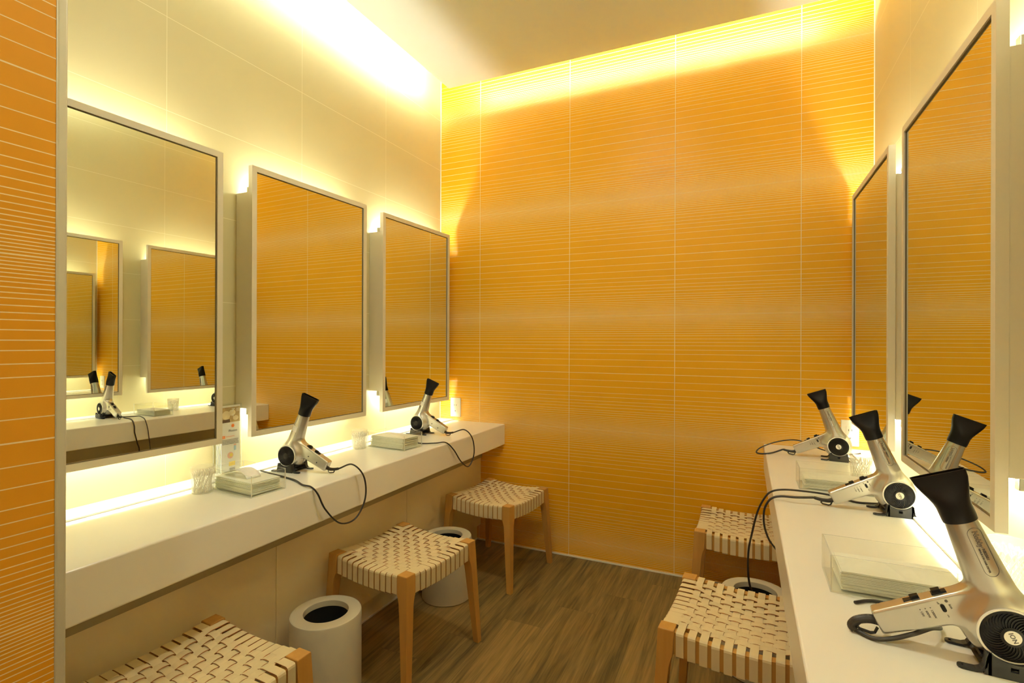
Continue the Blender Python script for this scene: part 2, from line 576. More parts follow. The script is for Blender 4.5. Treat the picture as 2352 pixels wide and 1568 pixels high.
# added fill lights under the dropped ceiling, out of view, brightening the lower room
def fill_light(x, y, label):
    r = empty('ceiling_fill_light', (x, y, ZC))
    MB().lathe([(0.098, -0.0005), (0.112, -0.001), (0.116, -0.004), (0.112, -0.007), (0.098, -0.006)], 48, closed=True).build('bezel', MT['socket'], r, smooth=True)
    MB().disc(0.098, (0, 0, -0.003), 'z', 48).build('lens', MT['down'], r)
    tag(r, label, 'light', 'added ceiling fill lights')
fill_light(1.2, -1.45, 'added round fill light on the ceiling between the two counters')
fill_light(1.55, -3.85, 'added round fill light on the ceiling behind the camera')

# ------------------------------------------------------------------ counters
CX = 0.4784
CZ, CT = 0.754, 0.128
def counter(side):
    sx = (lambda x: x) if side == 'l' else (lambda x: XR - x)
    y0 = -2.372 if side == 'l' else -3.3
    front = CX if side == 'l' else XR - 1.934
    root = empty('vanity_counter', (sx(0.24), -1.2, 0))
    L = Vector((-root.location.x, 1.2, 0))
    def bx(x0, x1, ya, yb, z0, z1, b):
        b.box(min(sx(x0), sx(x1)), max(sx(x0), sx(x1)), ya, yb, z0, z1)
    b = MB(); bx(0.001, front, y0, -0.001, CZ - CT, CZ, b)
    o = b.build('countertop', MT['counter'], root, bevel=0.005, seg=3); o.location = L
    b = MB(); bx(0.001, 0.106, y0, -0.001, CZ, CZ + 0.008, b)
    o = b.build('ledge', MT['counter'], root, bevel=0.003, seg=2); o.location = L
    b = MB(); bx(0.29, 0.3175, y0, -0.001, 0.531, CZ - CT, b)  # darker grey-beige strip between the lower panels and the countertop
    o = b.build('dark_strip', MT['dark_strip'], root); o.location = L
    return root
tag(counter('l'), 'long thick cream vanity counter along the left wall', 'counter')
tag(counter('r'), 'long thick cream vanity counter along the right wall', 'counter')

# panels under the counters, each lift-off panel a thing
def panels(side, y_list, sides):
    sx = (lambda x: x) if side == 'l' else (lambda x: XR - x)
    for i, (ya, yb, lab) in enumerate(y_list):
        b = MB()
        b.box(min(sx(0.285), sx(0.31)), max(sx(0.285), sx(0.31)), ya + 0.0012, yb - 0.0012, 0.102, 0.530)
        o = b.build('access_panel', MT['panel'], bevel=0.0008, seg=1)
        tag(o, lab, 'panel', 'panels below the %s counter' % ('left' if side == 'l' else 'right'))
    b = MB()
    b.box(min(sx(0.27), sx(0.283)), max(sx(0.27), sx(0.283)), y_list[-1][0], -0.001, 0, 0.10)
    o = b.build('baseboard_%s' % ('left' if side == 'l' else 'right'), MT['panel'])
    o['kind'] = 'structure'
    b = MB()
    b.box(min(sx(0.283), sx(0.286)), max(sx(0.283), sx(0.286)), y_list[-1][0], -0.001, 0, 0.008)
    o = b.build('trim_%s' % ('4' if side == 'l' else '5'), MT['caulk'])
    o['kind'] = 'structure'
panels('l', [(-0.79, -0.001, 'beige panel under the left counter, nearest the orange back wall'),
             (-1.572, -0.79, 'beige panel under the left counter between the two seams'),
             (-2.372, -1.572, 'beige panel under the left counter, nearest the partition wall')], 1)
panels('r', [(-0.79, -0.001, 'beige panel under the right counter, nearest the orange back wall'),
             (-1.572, -0.79, 'beige panel under the right counter, middle one behind the near stool'),
             (-3.3, -1.572, 'beige panel under the right counter, closest to the viewer')], 1)

# ------------------------------------------------------------------ backlit mirrors
def make_mirror(width, z0=0.893, z1=1.955, swing=0.0):
    """local: wall plane x=0, room side +x, centre y=0"""
    r = empty('wall_mirror', (0, 0, 0))
    h = width / 2
    fw, xf, xb = 0.0215, 0.100, 0.079
    f = MB()
    f.box(xb, xf, -h, -h + fw, z0, z1); f.box(xb, xf, h - fw, h, z0, z1)
    f.box(xb, xf, -h + fw, h - fw, z0, z0 + fw); f.box(xb, xf, -h + fw, h - fw, z1 - fw, z1)
    f.build('frame', MT['frame'], r)
    g = MB()
    i0, i1 = -h + fw, h - fw
    gw = 0.003
    for a in ((i0, i0 + gw, z0 + fw, z1 - fw), (i1 - gw, i1, z0 + fw, z1 - fw), (i0, i1, z0 + fw, z0 + fw + gw), (i0, i1, z1 - fw - gw, z1 - fw)):
        g.box(xb + 0.012, xf - 0.004, a[0], a[1], a[2], a[3])
    g.build('mirror_edge', MT['gasket'], r)
    m = MB()
    m.box(xb + 0.004, xf - 0.006, i0, i1, z0 + fw, z1 - fw)
    m.build('mirror_glass', MT['mirror'], r)
    b = MB()
    b.box(0.0005, xb, -h + 0.004, h - 0.004, 1.002, 1.855)
    bo = b.build('backing_box', MT['frame'], r, bevel=0.002)
    for zt, sg in ((1.872, -1), (0.985, 1)):
        t = MB(); t.tube([(0.045, -h + 0.045, zt), (0.045, h - 0.045, zt)], 0.008, 12)
        to = t.build('light_tube', MT['tube'], r, smooth=True)
        for e in (-1, 1):
            s_ = MB()
            s_.box(0.034, 0.056, e * (h - 0.034) - 0.010, e * (h - 0.034) + 0.010, min(zt - 0.011, zt + sg * 0.018), max(zt + 0.011, zt + sg * 0.018) - (0.0 if sg > 0 else 0.0))
            s_.build('tube_clip', MT['clip'], to, bevel=0.002)
    for ch in kids(r):
        if ch.name.startswith(('frame', 'mirror_edge', 'mirror_glass')):
            ch.rotation_euler = (0, 0, math.radians(swing))
            ch.location = (0.0035 if swing > 1 or swing < -1 else 0.0, 0.09 * -math.sin(math.radians(swing)), 0)
    return r
mirL = make_mirror(0.648, swing=-1.2)
tag(mirL, 'framed backlit wall mirror above the left counter, nearest the partition, reflecting the opposite counter', 'mirror', 'backlit wall mirrors')
mirL.location = (0, -1.9615, 0)
m2 = copy_tree(mirL); m2.location = (0, -1.1825, 0)
m2['label'] = 'framed backlit wall mirror over the left counter, middle one, reflecting orange tiles'
m3 = copy_tree(mirL); m3.location = (0, -0.3895, 0)
m3['label'] = 'framed backlit wall mirror over the left counter, nearest the orange back wall'
mirR = make_mirror(0.680, swing=-0.2)
mirR.rotation_euler = (0, 0, PI)
tag(mirR, 'narrow-looking backlit wall mirror on the right wall, nearest the orange back wall', 'mirror', 'backlit wall mirrors')
mirR.location = (XR, -0.4005, 0)
r2 = copy_tree(mirR); r2.location = (XR, -1.238, 0)
r2['label'] = 'large backlit mirror on the right wall, closest to the viewer, reflecting a hair dryer'
r3 = copy_tree(mirR); r3.location = (XR, -2.16, 0)
r3['label'] = 'backlit wall mirror on the right wall beside the camera, outside the picture'

# ------------------------------------------------------------------ outlets
def outlet(x0, x1, z0, z1, label, usb=False):
    cx, cz = (x0 + x1) / 2, (z0 + z1) / 2
    r = empty('wall_outlet', (cx, 0, cz))
    hw, hh = (x1 - x0) / 2, (z1 - z0) / 2
    MB().box(-hw, hw, -0.008, -0.0008, -hh, hh).build('cover_plate', MT['white'], r, bevel=0.003, seg=3)
    fc = MB().box(-0.016, 0.016, -0.0095, -0.0075, -0.034, 0.034).build('socket_face', MT['white'], r, bevel=0.001)
    for e in (-1, 1):
        MB().box(e * 0.0063 - 0.0012, e * 0.0063 + 0.0012, -0.0099, -0.0090, 0.010, 0.019).build('slot', MT['slot'], fc)
    s_ = MB()
    s_.prism([(-0.0045, -0.0215), (-0.0045, -0.024), (-0.0012, -0.024), (-0.0012, -0.029), (0.0012, -0.029), (0.0012, -0.024), (0.0045, -0.024), (0.0045, -0.0215)], lambda a, b_, t: (a, t, b_), -0.0099, -0.0090)
    s_.build('ground_slot', MT['slot'], fc)
    tag(r, label, 'outlet')
outlet(0.0844, 0.1609, 0.7772, 0.9014, 'white wall outlet on the orange wall at the left, beside the far mirror')
outlet(2.2665, 2.3407, 0.7750, 0.8991, 'white wall outlet on the orange wall at the right, behind the farthest hair dryer')

# ------------------------------------------------------------------ woven stools
def make_stool(nx, wx, ny, wy):
    """local: seat centre on the origin, floor z=0. wx/wy: strap width as share of the pitch"""
    S, H, leg = 0.2075, 0.43, 0.046
    r = empty('woven_stool', (0, 0, 0))
    def sag(t):
        t = max(-1, min(1, t))
        return -0.013 * (1 - t * t)
    inner = S - leg
    for sx in (-1, 1):
        for sy in (-1, 1):
            lv = []   # (z, outer offset, inner offset)
            for z in (0.0, 0.08, 0.16, 0.24, 0.30, 0.325, 0.34, 0.349, 0.356, H - 0.002, H):
                splay = 0.020 * (1 - z / H)
                if z < 0.30:
                    t_ = z / 0.30; wdt = 0.025 + (0.0365 - 0.025) * t_
                elif z < 0.356:
                    q = (z - 0.30) / 0.056; wdt = 0.0365 + (leg - 0.0365) * q ** 2.5
                else:
                    wdt = leg
                e = 0.0015 if z == H else 0.0
                lv.append((z, S + splay - e, S + splay - wdt + e))
            b = MB(); v = []; f = []
            for z, o, i in lv:
                for a, c in ((i, i), (o, i), (o, o), (i, o)):
                    v.append((sx * a, sy * c, z))
            n = len(lv)
            for k in range(n - 1):
                for j in range(4):
                    q = (4 * k + j, 4 * k + (j + 1) % 4, 4 * k + 4 + (j + 1) % 4, 4 * k + 4 + j)
                    f.append(q if sx * sy > 0 else q[::-1])
            f.append((3, 2, 1, 0) if sx * sy > 0 else (0, 1, 2, 3))
            t4 = 4 * (n - 1)
            f.append((t4, t4 + 1, t4 + 2, t4 + 3) if sx * sy > 0 else (t4 + 3, t4 + 2, t4 + 1, t4))
            b.add(v, f)
            b.build('leg', MT['wood'], r, bevel=0.0022, seg=2)
    # rails
    for ax in (0, 1):
        for sd in (-1, 1):
            b = MB(); v = []; f = []
            N = 12
            for k in range(N + 1):
                t = -1 + 2 * k / N
                u = t * (inner + 0.002)
                zt = H - 0.006 + sag(t); zb = H - 0.070 + sag(t) * 0.9
                for p_ in ((S - 0.031, zb), (S - 0.006, zb), (S - 0.006, zt), (S - 0.031, zt)):
                    p = (u, sd * p_[0], p_[1]) if ax == 0 else (sd * p_[0], u, p_[1])
                    v.append(p)
            for k in range(N):
                for j in range(4):
                    q = (4 * k + j, 4 * k + (j + 1) % 4, 4 * k + 4 + (j + 1) % 4, 4 * k + 4 + j)
                    f.append(q)
            f.append((0, 1, 2, 3)); f.append((4 * N, 4 * N + 1, 4 * N + 2, 4 * N + 3))
            b.add(v, f); b.build('rail', MT['wood'], r)
    # straps
    b = MB()
    th, A = 0.0022, 0.0024
    pit = {0: 2 * inner / nx, 1: 2 * inner / ny}
    for ax, n, wr in ((0, nx, wx), (1, ny, wy)):
        # ax 0: straps run along y, spread over x ; ax 1: straps run along x, spread over y
        p1 = 2 * inner / n
        n_o = ny if ax == 0 else nx
        p2 = 2 * inner / n_o
        for i in range(n):
            c = -inner + (i + 0.5) * p1
            half = p1 * wr / 2
            edge = H - 0.002 + sag(c / inner)          # rail top height at this strap
            so = S - 0.003
            path = []
            zb = H - 0.073 + sag(c / inner) * 0.9
            path += [(-so + 0.010, zb - 0.0005), (-so + 0.003, zb), (-so, zb + 0.003)]
            path += [(-so, edge - 0.008), (-so + 0.0015, edge - 0.003), (-so + 0.005, edge - 0.0005), (-so + 0.010, edge)]
            NS = n_o * 6
            for k in range(NS + 1):
                u = -inner + 2 * inner * k / NS
                amp = A * min(1.0, (inner - abs(u)) / (p2 * 0.25) + 0.1)
                ph = math.cos(PI * ((u + inner) / p2 - 0.5 + i))
                sgn = 1 if ax == 0 else -1
                dish = sag(c / inner) + sag(u / inner)
                z = H - 0.002 + dish + sgn * amp * ph
                path.append((u, z))
            tail = [(-a, z) for a, z in path[:7]][::-1]
            path += tail
            if ax == 0:
                fn = lambda a, w_, z: (w_, a, z)
            else:
                fn = lambda a, w_, z: (a, w_, z)
            b.ribbon(path, fn, c - half, c + half, th, 0, 1)
    b.build('woven_seat', [MT['strap'], MT['strap_edge']], r)
    return r
stA = make_stool(11, 0.83, 11, 0.83)
stB = make_stool(10, 0.68, 11, 0.84)
stA.location = (0.5774, -1.172, 0); stA.rotation_euler = (0, 0, math.radians(-7.2))
tag(stA, 'wooden stool with woven cream seat at the left counter, between the two bins', 'stool', 'woven stools')
s3 = copy_tree(stA); s3.location = (0.586, -0.315, 0); s3.rotation_euler = (0, 0, math.radians(-7.5))
s3['label'] = 'wooden stool with woven cream strap seat in the left corner by the orange wall'
s1 = copy_tree(stA); s1.location = (0.565, -2.062, 0); s1.rotation_euler = (0, 0, math.radians(-2.9))
s1['label'] = 'wooden stool with woven cream strap seat cut off by the picture bottom at the left'
stB.location = (1.851, -0.285, 0); stB.rotation_euler = (0, 0, math.radians(-0.3))
tag(stB, 'wooden stool with woven cream strap seat at the right, tucked against the orange wall', 'stool', 'woven stools')
s5 = copy_tree(stB); s5.location = (1.838, -1.158, 0); s5.rotation_euler = (0, 0, math.radians(-4.5))
s5['label'] = 'wooden stool with woven cream seat at the right, nearer one, half under the counter'

# ------------------------------------------------------------------ waste bins
def make_bin():
    r = empty('waste_bin', (0, 0, 0))
    R, H = 0.1225, 0.30
    RH = 0.077
    b = MB()
    b.lathe([(0.001, 0.0), (R - 0.004, 0.0), (R, 0.004), (R, H - 0.006), (R - 0.002, H - 0.0015), (R - 0.006, H)], 72)
    b.build('body', MT['bin'], r, smooth=True, angle=30)
    b = MB()
    b.lathe([(R - 0.006, H), (RH + 0.003, H + 0.0012), (RH + 0.0005, H), (RH, H - 0.004), (RH, H - 0.02)], 72)
    b.build('rim', MT['bin'], r, smooth=True, angle=50)
    b = MB()
    b.lathe([(RH + 0.0005, H - 0.003), (RH + 0.004, H - 0.03), (RH + 0.004, 0.02), (0.001, 0.02)], 48)
    b.build('liner', MT['bin_in'], r, smooth=True)
    return r
b1 = make_bin(); b1.location = (0.4817, -1.505, 0)
tag(b1, 'round cream waste bin with black opening on the floor at the left, the nearer one', 'bin', 'round waste bins')
b2 = copy_tree(b1); b2.location = (0.490, -0.702, 0)
b2['label'] = 'round cream waste bin on the floor behind the middle left stool'
b3 = copy_tree(b1); b3.location = (1.885, -0.690, 0)
b3['label'] = 'round cream waste bin between the two right stools with a black cord above it'
b4 = copy_tree(b1); b4.location = (1.915, -1.50, 0)
b4['label'] = 'round cream waste bin below the nearer right stool, mostly hidden at the picture bottom'

# ------------------------------------------------------------------ hair dryers
def smin(a, b, k):
    h = np.clip(0.5 + 0.5 * (b - a) / k, 0, 1)
    return b + (a - b) * h - k * h * (1 - h)
BA, BB = np.array([0.004, 0.0, 0.088]), np.array([0.0572, 0.0, 0.2290])
BD = (BB - BA) / np.linalg.norm(BB - BA)
BL = float(np.linalg.norm(BB - BA))
HA, HB = np.array([0.050, 0.0, 0.087]), np.array([0.1685, 0.0, 0.0280])
HD = (HB - HA) / np.linalg.norm(HB - HA)
HN = np.array([-HD[2], 0.0, HD[0]])
if HN[2] < 0:
    HN = -HN
HLn = float(np.linalg.norm(HB - HA))
def body_sdf(x, y, z):
    # bulb
    cx, cz = 0.006, 0.0665
    rx, ry, rz = 0.0535, 0.046, 0.0535
    px, py, pz = x - cx, y, z - cz
    k0 = np.sqrt((px / rx) ** 2 + (py / ry) ** 2 + (pz / rz) ** 2)
    k1 = np.sqrt((px / rx ** 2) ** 2 + (py / ry ** 2) ** 2 + (pz / rz ** 2) ** 2) + 1e-9
    bulb = k0 * (k0 - 1) / k1
    # barrel
    qx, qz = x - BA[0], z - BA[2]
    s = qx * BD[0] + qz * BD[2]
    t = np.clip(s / BL, -0.25, 1.0)
    dx, dz = qx - BD[0] * t * BL, qz - BD[2] * t * BL
    rad = 0.0352 + (0.0215 - 0.0352) * np.clip(t, 0, 1) ** 0.8
    barrel = np.sqrt(dx ** 2 + y ** 2 + dz ** 2) - rad
    barrel = np.maximum(barrel, s - BL)
    # handle
    hx, hz = x - HA[0], z - HA[2]
    u = hx * HD[0] + hz * HD[2]
    v = hx * HN[0] + hz * HN[2]
    tt = np.clip(u / HLn, 0, 1)
    hh = 0.0245 + (0.0200 - 0.0245) * tt
    ht = 0.0165 + (0.0150 - 0.0165) * tt
    rr = 0.0045
    ax = np.abs(u - HLn / 2 + 0.01) - (HLn / 2 + 0.01 - rr)
    ay = np.abs(y) - (ht - rr)
    av = np.abs(v) - (hh - rr)
    outd = np.sqrt(np.maximum(ax, 0) ** 2 + np.maximum(ay, 0) ** 2 + np.maximum(av, 0) ** 2)
    handle = outd + np.minimum(np.maximum(ax, np.maximum(ay, av)), 0) - rr
    d = smin(bulb, barrel, 0.016)
    d = smin(d, handle, 0.017)
    # flat sides for the grilles
    cut = np.abs(y) - 0.0355
    h = np.clip(0.5 - 0.5 * (cut - d) / 0.006, 0, 1)
    d = cut + (d - cut) * h + 0.006 * h * (1 - h)
    return d

def surface_nets(fn, lo, hi, st):
    xs = np.arange(lo[0], hi[0], st); ys = np.arange(lo[1], hi[1], st); zs = np.arange(lo[2], hi[2], st)
    X, Y, Z = np.meshgrid(xs, ys, zs, indexing='ij')
    F = fn(X, Y, Z)
    nx, ny, nz = F.shape
    S_ = F < 0
    c = np.zeros((nx - 1, ny - 1, nz - 1), int)
    for dx in (0, 1):
        for dy in (0, 1):
            for dz in (0, 1):
                c += S_[dx:nx - 1 + dx, dy:ny - 1 + dy, dz:nz - 1 + dz]
    act = (c > 0) & (c < 8)
    idx = -np.ones(act.shape, int)
    ijk = np.argwhere(act)
    idx[act] = np.arange(len(ijk))
    acc = np.zeros((len(ijk), 3)); cnt = np.zeros(len(ijk))
    corners = [(a, b, c_) for a in (0, 1) for b in (0, 1) for c_ in (0, 1)]
    for a in corners:
        for ax in range(3):
            if a[ax] == 1:
                continue
            b = list(a); b[ax] = 1
            fa = F[ijk[:, 0] + a[0], ijk[:, 1] + a[1], ijk[:, 2] + a[2]]
            fb = F[ijk[:, 0] + b[0], ijk[:, 1] + b[1], ijk[:, 2] + b[2]]
            m = (fa < 0) != (fb < 0)
            t = np.where(m, fa / (fa - fb + 1e-12), 0)
            p = np.array(a)[None, :] + (np.array(b) - np.array(a))[None, :] * t[:, None]
            acc[m] += p[m]; cnt[m] += 1
    V = (ijk + acc / cnt[:, None]) * st + np.array(lo)
    quads = []
    for ax in range(3):
        o1, o2 = [(1, 2), (2, 0), (0, 1)][ax]
        sl0 = [slice(None)] * 3; sl1 = [slice(None)] * 3
        sl0[ax] = slice(0, -1); sl1[ax] = slice(1, None)
        ch = S_[tuple(sl0)] != S_[tuple(sl1)]
        e = np.argwhere(ch)
        e = e[(e[:, o1] > 0) & (e[:, o2] > 0) & (e[:, o1] < F.shape[o1] - 1) & (e[:, o2] < F.shape[o2] - 1)]
        def g(d1, d2):
            q = e.copy(); q[:, o1] -= d1; q[:, o2] -= d2
            return idx[q[:, 0], q[:, 1], q[:, 2]]
        Q = np.stack([g(1, 1), g(0, 1), g(0, 0), g(1, 0)], 1)
        neg = S_[e[:, 0], e[:, 1], e[:, 2]]
        Q[~neg] = Q[~neg][:, ::-1]
        quads.append(Q)
    Q = np.concatenate(quads)
    Q = Q[(Q >= 0).all(1)]
    for _ in range(3):      # pull the vertices onto the true surface
        x, y, z = V.T
        f0 = fn(x, y, z); h = 1e-4
        G = np.stack([fn(x + h, y, z) - f0, fn(x, y + h, z) - f0, fn(x, y, z + h) - f0], 1) / h
        V = V - G * (f0 / ((G ** 2).sum(1) + 1e-9))[:, None] * 0.8
    return V, Q
BV, BQ = surface_nets(body_sdf, (-0.062, -0.050, 0.0), (0.200, 0.052, 0.246), 0.0022)

def on_body(x, z, side=1, lift=0.0004):
    y = 0.06
    for _ in range(40):
        d = float(body_sdf(np.array([x]), np.array([y * side]), np.array([z]))[0])
        if d < 1e-5:
            break
        y -= d * 0.8
    return (x, side * (y + lift), z)

def wrap_many(pts, side, lift):
    x = np.array([p[0] for p in pts]); z = np.array([p[1] for p in pts]); y = np.full(len(pts), 0.055)
    for _ in range(60):
        y = y - np.maximum(body_sdf(x, y * side, z), 0) * 0.8
    return [(float(a), float(side * (b + lift)), float(c)) for a, b, c in zip(x, y, z)]

def print_text(b, txt, org, dirv, size, side, shear=0.0, bold=0.0, space=1.0, lift=0.0005, outline=0.0):
    """lettering laid on the body: org=(x,z) start, dirv=(dx,dz) reading direction"""
    v, f = text_faces(txt, size, shear, bold, space, outline)
    dx, dz = dirv
    # up direction of the letters, as seen from the printed side
    ux, uz = (dz, -dx) if side > 0 else (-dz, dx)
    pts = [(org[0] + p[0] * dx + p[1] * ux, org[1] + p[0] * dz + p[1] * uz) for p in v]
    b.add(wrap_many(pts, side, lift), [q[::-1] for q in f] + [], 0)

def grille(parent, side, badge):
    C0 = (0.001, 0, 0.0635)
    y0 = 0.0355 * side
    b = MB()
    prof = []
    for k in range(13):
        a = 2 * PI * k / 12
        prof.append((0.0398 + 0.0021 * math.cos(a), y0 + 0.0018 * math.sin(a)))
    b.lathe(prof, 72, 'y', C0)
    b.build('grille_ring', MT['ring'], parent, smooth=True)
    g = MB()
    s_ = side
    g.lathe([(0.0385, y0), (0.0382, y0 + 0.0022 * s_), (0.0350, y0 + 0.0026 * s_), (0.0345, y0 + 0.0006 * s_), (0.012, y0 + 0.0006 * s_)], 72, 'y', C0)
    if badge:
        g.lathe([(0.0150, y0 + 0.0006 * s_), (0.0145, y0 + 0.0040 * s_), (0.0110, y0 + 0.0048 * s_), (0.0005, y0 + 0.0046 * s_)], 48, 'y', C0)
        nb, r0, r1, tw = 34, 0.0142, 0.0352, 0.55
    else:
        g.lathe([(0.0120, y0 + 0.0006 * s_), (0.0115, y0 + 0.0050 * s_), (0.0070, y0 + 0.0062 * s_), (0.0005, y0 + 0.0066 * s_)], 48, 'y', C0)
        nb, r0, r1, tw = 44, 0.0112, 0.0352, 0.0
    for k in range(nb):
        a0 = 2 * PI * k / nb
        vv, ff = [], []
        NN = 7
        for j in range(NN):
            t = j / (NN - 1)
            r_ = r0 + (r1 - r0) * t
            a = a0 + tw * t * t
            hh = (0.0030 if badge else 0.0042) * (1 - 0.35 * t)
            wd = 0.00055 + 0.0003 * t
            ca, sa = math.cos(a), math.sin(a)
            for o_, h_ in ((-wd, 0.0), (-wd, hh), (wd, hh), (wd, 0.0)):
                vv.append((C0[0] + r_ * ca - o_ * sa, y0 + (0.0006 + h_) * s_, C0[2] + r_ * sa + o_ * ca))
        for j in range(NN - 1):
            for q in range(3):
                ff.append((4 * j + q, 4 * j + q + 1, 4 * j + q + 5, 4 * j + q + 4))
        g.add(vv, ff)
    for rc in ((0.0250, 0.031) if not badge else ()):
        pr_ = [(rc + 0.0005 * math.cos(2 * PI * k / 6), y0 + (0.0040 + 0.0005 * math.sin(2 * PI * k / 6)) * s_) for k in range(7)]
        g.lathe(pr_, 48, 'y', C0)
    go = g.build('intake_grille', MT['black'] if badge else MT['black'], parent, smooth=True, angle=35)
    if badge:
        d = MB()
        d.lathe([(0.0106, y0 + 0.0046 * s_), (0.0104, y0 + 0.0054 * s_), (0.0004, y0 + 0.0056 * s_)], 40, 'y', C0)
        bo = d.build('badge', MT['white'], go, smooth=True)
        t = MB()
        v, f = text_faces('ION', 0.0085, 0.0, 0.0002, 1.05)
        # reads downwards along the barrel direction, as on the real badge
        dx, dz = -0.45, -0.89
        ux, uz = (dz, -dx) if s_ > 0 else (-dz, dx)
        w_ = max(p[0] for p in v)
        t.add([(C0[0] + (p[0] - w_ / 2) * dx + p[1] * ux, y0 + 0.0060 * s_, C0[2] + (p[0] - w_ / 2) * dz + p[1] * uz) for p in v], f)
        t.build('badge_lettering', MT['ink'], bo)

def stadium(c, d, L_, r_, n=14):
    """closed outline points of a rounded bar: centre c, unit axis d, full length L_, radius r_"""
    dx, dz = d
    nx_, nz_ = -dz, dx
    P_ = []
    h = L_ / 2 - r_
    for e in (1, -1):
        for k in range(n + 1):
            a = -PI / 2 + PI * k / n
            lx, ly = e * (h + r_ * math.cos(a)), e * r_ * math.sin(a)
            P_.append((c[0] + lx * dx + ly * nx_, c[1] + lx * dz + ly * nz_))
    # even points along the straights so that they follow the surface
    Q_ = []
    for i in range(len(P_)):
        a, b = P_[i], P_[(i + 1) % len(P_)]
        m = max(1, int(math.hypot(b[0] - a[0], b[1] - a[1]) / 0.002))
        for k in range(m):
            Q_.append((a[0] + (b[0] - a[0]) * k / m, a[1] + (b[1] - a[1]) * k / m))
    return Q_

def body_mesh():
    b = MB()
    b.add(BV.tolist(), BQ.tolist())
    return b

def make_dryer():
    """local: x towards the handle, z up, +y the badge side"""
    r = empty('hair_dryer', (0, 0, 0))
    b = MB(); b.add(BV.tolist(), BQ.tolist())
    body = b.build('body', MT['silver'], r, smooth=True, angle=60)
    # concentrator nozzle
    d = Vector(BD.tolist()); e = Vector((-d.z, 0, d.x))    # e points towards the handle-away side
    e = Vector((d.z, 0, -d.x))
    base = Vector(BB.tolist())
    n = 40
    prof = [(-0.006, 0.0235, 0.0235, 2), (0.0, 0.0240, 0.0240, 2), (0.018, 0.0242, 0.0240, 2), (0.026, 0.0255, 0.0225, 2.2), (0.036, 0.0285, 0.0185, 2.8),
            (0.048, 0.0330, 0.0135, 4), (0.060, 0.0368, 0.0105, 6), (0.0725, 0.0385, 0.0088, 8)]
    def ring(s_, a, c, ex):
        out = []
        for k in range(n):
            t = 2 * PI * k / n
            cc, ss = math.cos(t), math.sin(t)
            x_ = a * math.copysign(abs(cc) ** (2 / ex), cc); y_ = c * math.copysign(abs(ss) ** (2 / ex), ss)
            out.append(base + d * (s_ + x_ * 0.0) + e * (x_ + 0.0028 * max(0, (s_ - 0.02) / 0.05)) + Vector((0, y_, 0)))
        return out
    v, f = [], []
    for p_ in prof:
        v += ring(*p_)
    prof2 = [(0.0725, 0.0370, 0.0072, 8), (0.060, 0.0345, 0.0085, 5), (0.040, 0.028, 0.012, 2.5)]
    for p_ in prof2:
        v += ring(*p_)
    m_ = len(prof) + len(prof2)
    for i in range(m_ - 1):
        for k in range(n):
            k2 = (k + 1) % n
            f.append((i * n + k, i * n + k2, (i + 1) * n + k2, (i + 1) * n + k))
    f.append(tuple((m_ - 1) * n + k for k in range(n)))
    f.append(tuple(range(n))[::-1])
    MB().add(v, f).build('nozzle', MT['black'], r, smooth=True, angle=45)
    # grilles
    grille(r, 1, True)
    grille(r, -1, False)
    # label plate outline and lettering on the barrel
    cpl = (0.0318, 0.1830)
    dd = (float(BD[0]), float(BD[2]))
    dn = (-dd[0], -dd[1])
    plate = MB()
    out_ = stadium(cpl, dd, 0.074, 0.0098); inn = stadium(cpl, dd, 0.0722, 0.0089)
    P1 = wrap_many(out_, 1, 0.0003)
    m1 = len(P1)
    ctrline = MB()
    pts = [Vector(p) for p in P1]
    ctrline.tube(pts + [pts[0], pts[1]], 0.00032, 5, cap=False)
    lab = ctrline.build('label_outline', MT['ink'], body, smooth=True)
    tx = MB()
    def at_label(s_, t_):   # s_ along reading direction from plate top, t_ across (towards letter tops)
        ux, uz = (dn[1], -dn[0])
        return (cpl[0] - dn[0] * 0.037 + dn[0] * s_ + ux * t_, cpl[1] - dn[1] * 0.037 + dn[1] * s_ + uz * t_)
    print_text(tx, 'Nobby', at_label(0.0045, 0.0005), dn, 0.0098, 1, 0.15, 0.0004, 0.95)
    print_text(tx, 'NB2501', at_label(0.0325, 0.0018), dn, 0.0052, 1, 0.0, 0.00018)
    print_text(tx, 'MINUS ION HAIR DRYER', at_label(0.0310, -0.0035), dn, 0.0035, 1, 0.0, 0.0001, 0.95)
    tx.build('label_lettering', MT['ink'], body)
    # hollow the Nobby letters with a lighter inset, like the outlined logo
    t2 = MB()
    print_text(t2, 'Nobby', at_label(0.0045, 0.0005), dn, 0.0098, 1, 0.15, -0.00018, 0.95, lift=0.0009)
    t2.build('logo_inset', MT['silver'], body)
    # raised sticker on the other side of the barrel
    st = MB()
    g_ = []
    NX, NZ = 8, 12
    for i in range(NX + 1):
        for j in range(NZ + 1):
            s_ = (j / NZ - 0.5) * 0.022; t_ = (i / NX - 0.5) * 0.024
            g_.append((0.0300 + dd[0] * s_ + dd[1] * t_, 0.1700 + dd[1] * s_ - dd[0] * t_))
    gv = wrap_many(g_, -1, 0.0004)
    gf = [(i * (NZ + 1) + j, (i + 1) * (NZ + 1) + j, (i + 1) * (NZ + 1) + j + 1, i * (NZ + 1) + j + 1) for i in range(NX) for j in range(NZ)]
    st.add(gv, gf)
    st.build('rating_sticker', MT['ring'], body, smooth=True)
    # handle lettering, ion switch
    hd = (float(HD[0]), float(HD[2])); hn = (float(HN[0]), float(HN[2]))
    def hp(u, v_):
        return (HA[0] + hd[0] * u + hn[0] * v_, HA[2] + hd[1] * u + hn[1] * v_)
    rd = (-hn[0], -hn[1])         # lettering reads from the top edge down
    th_ = MB()
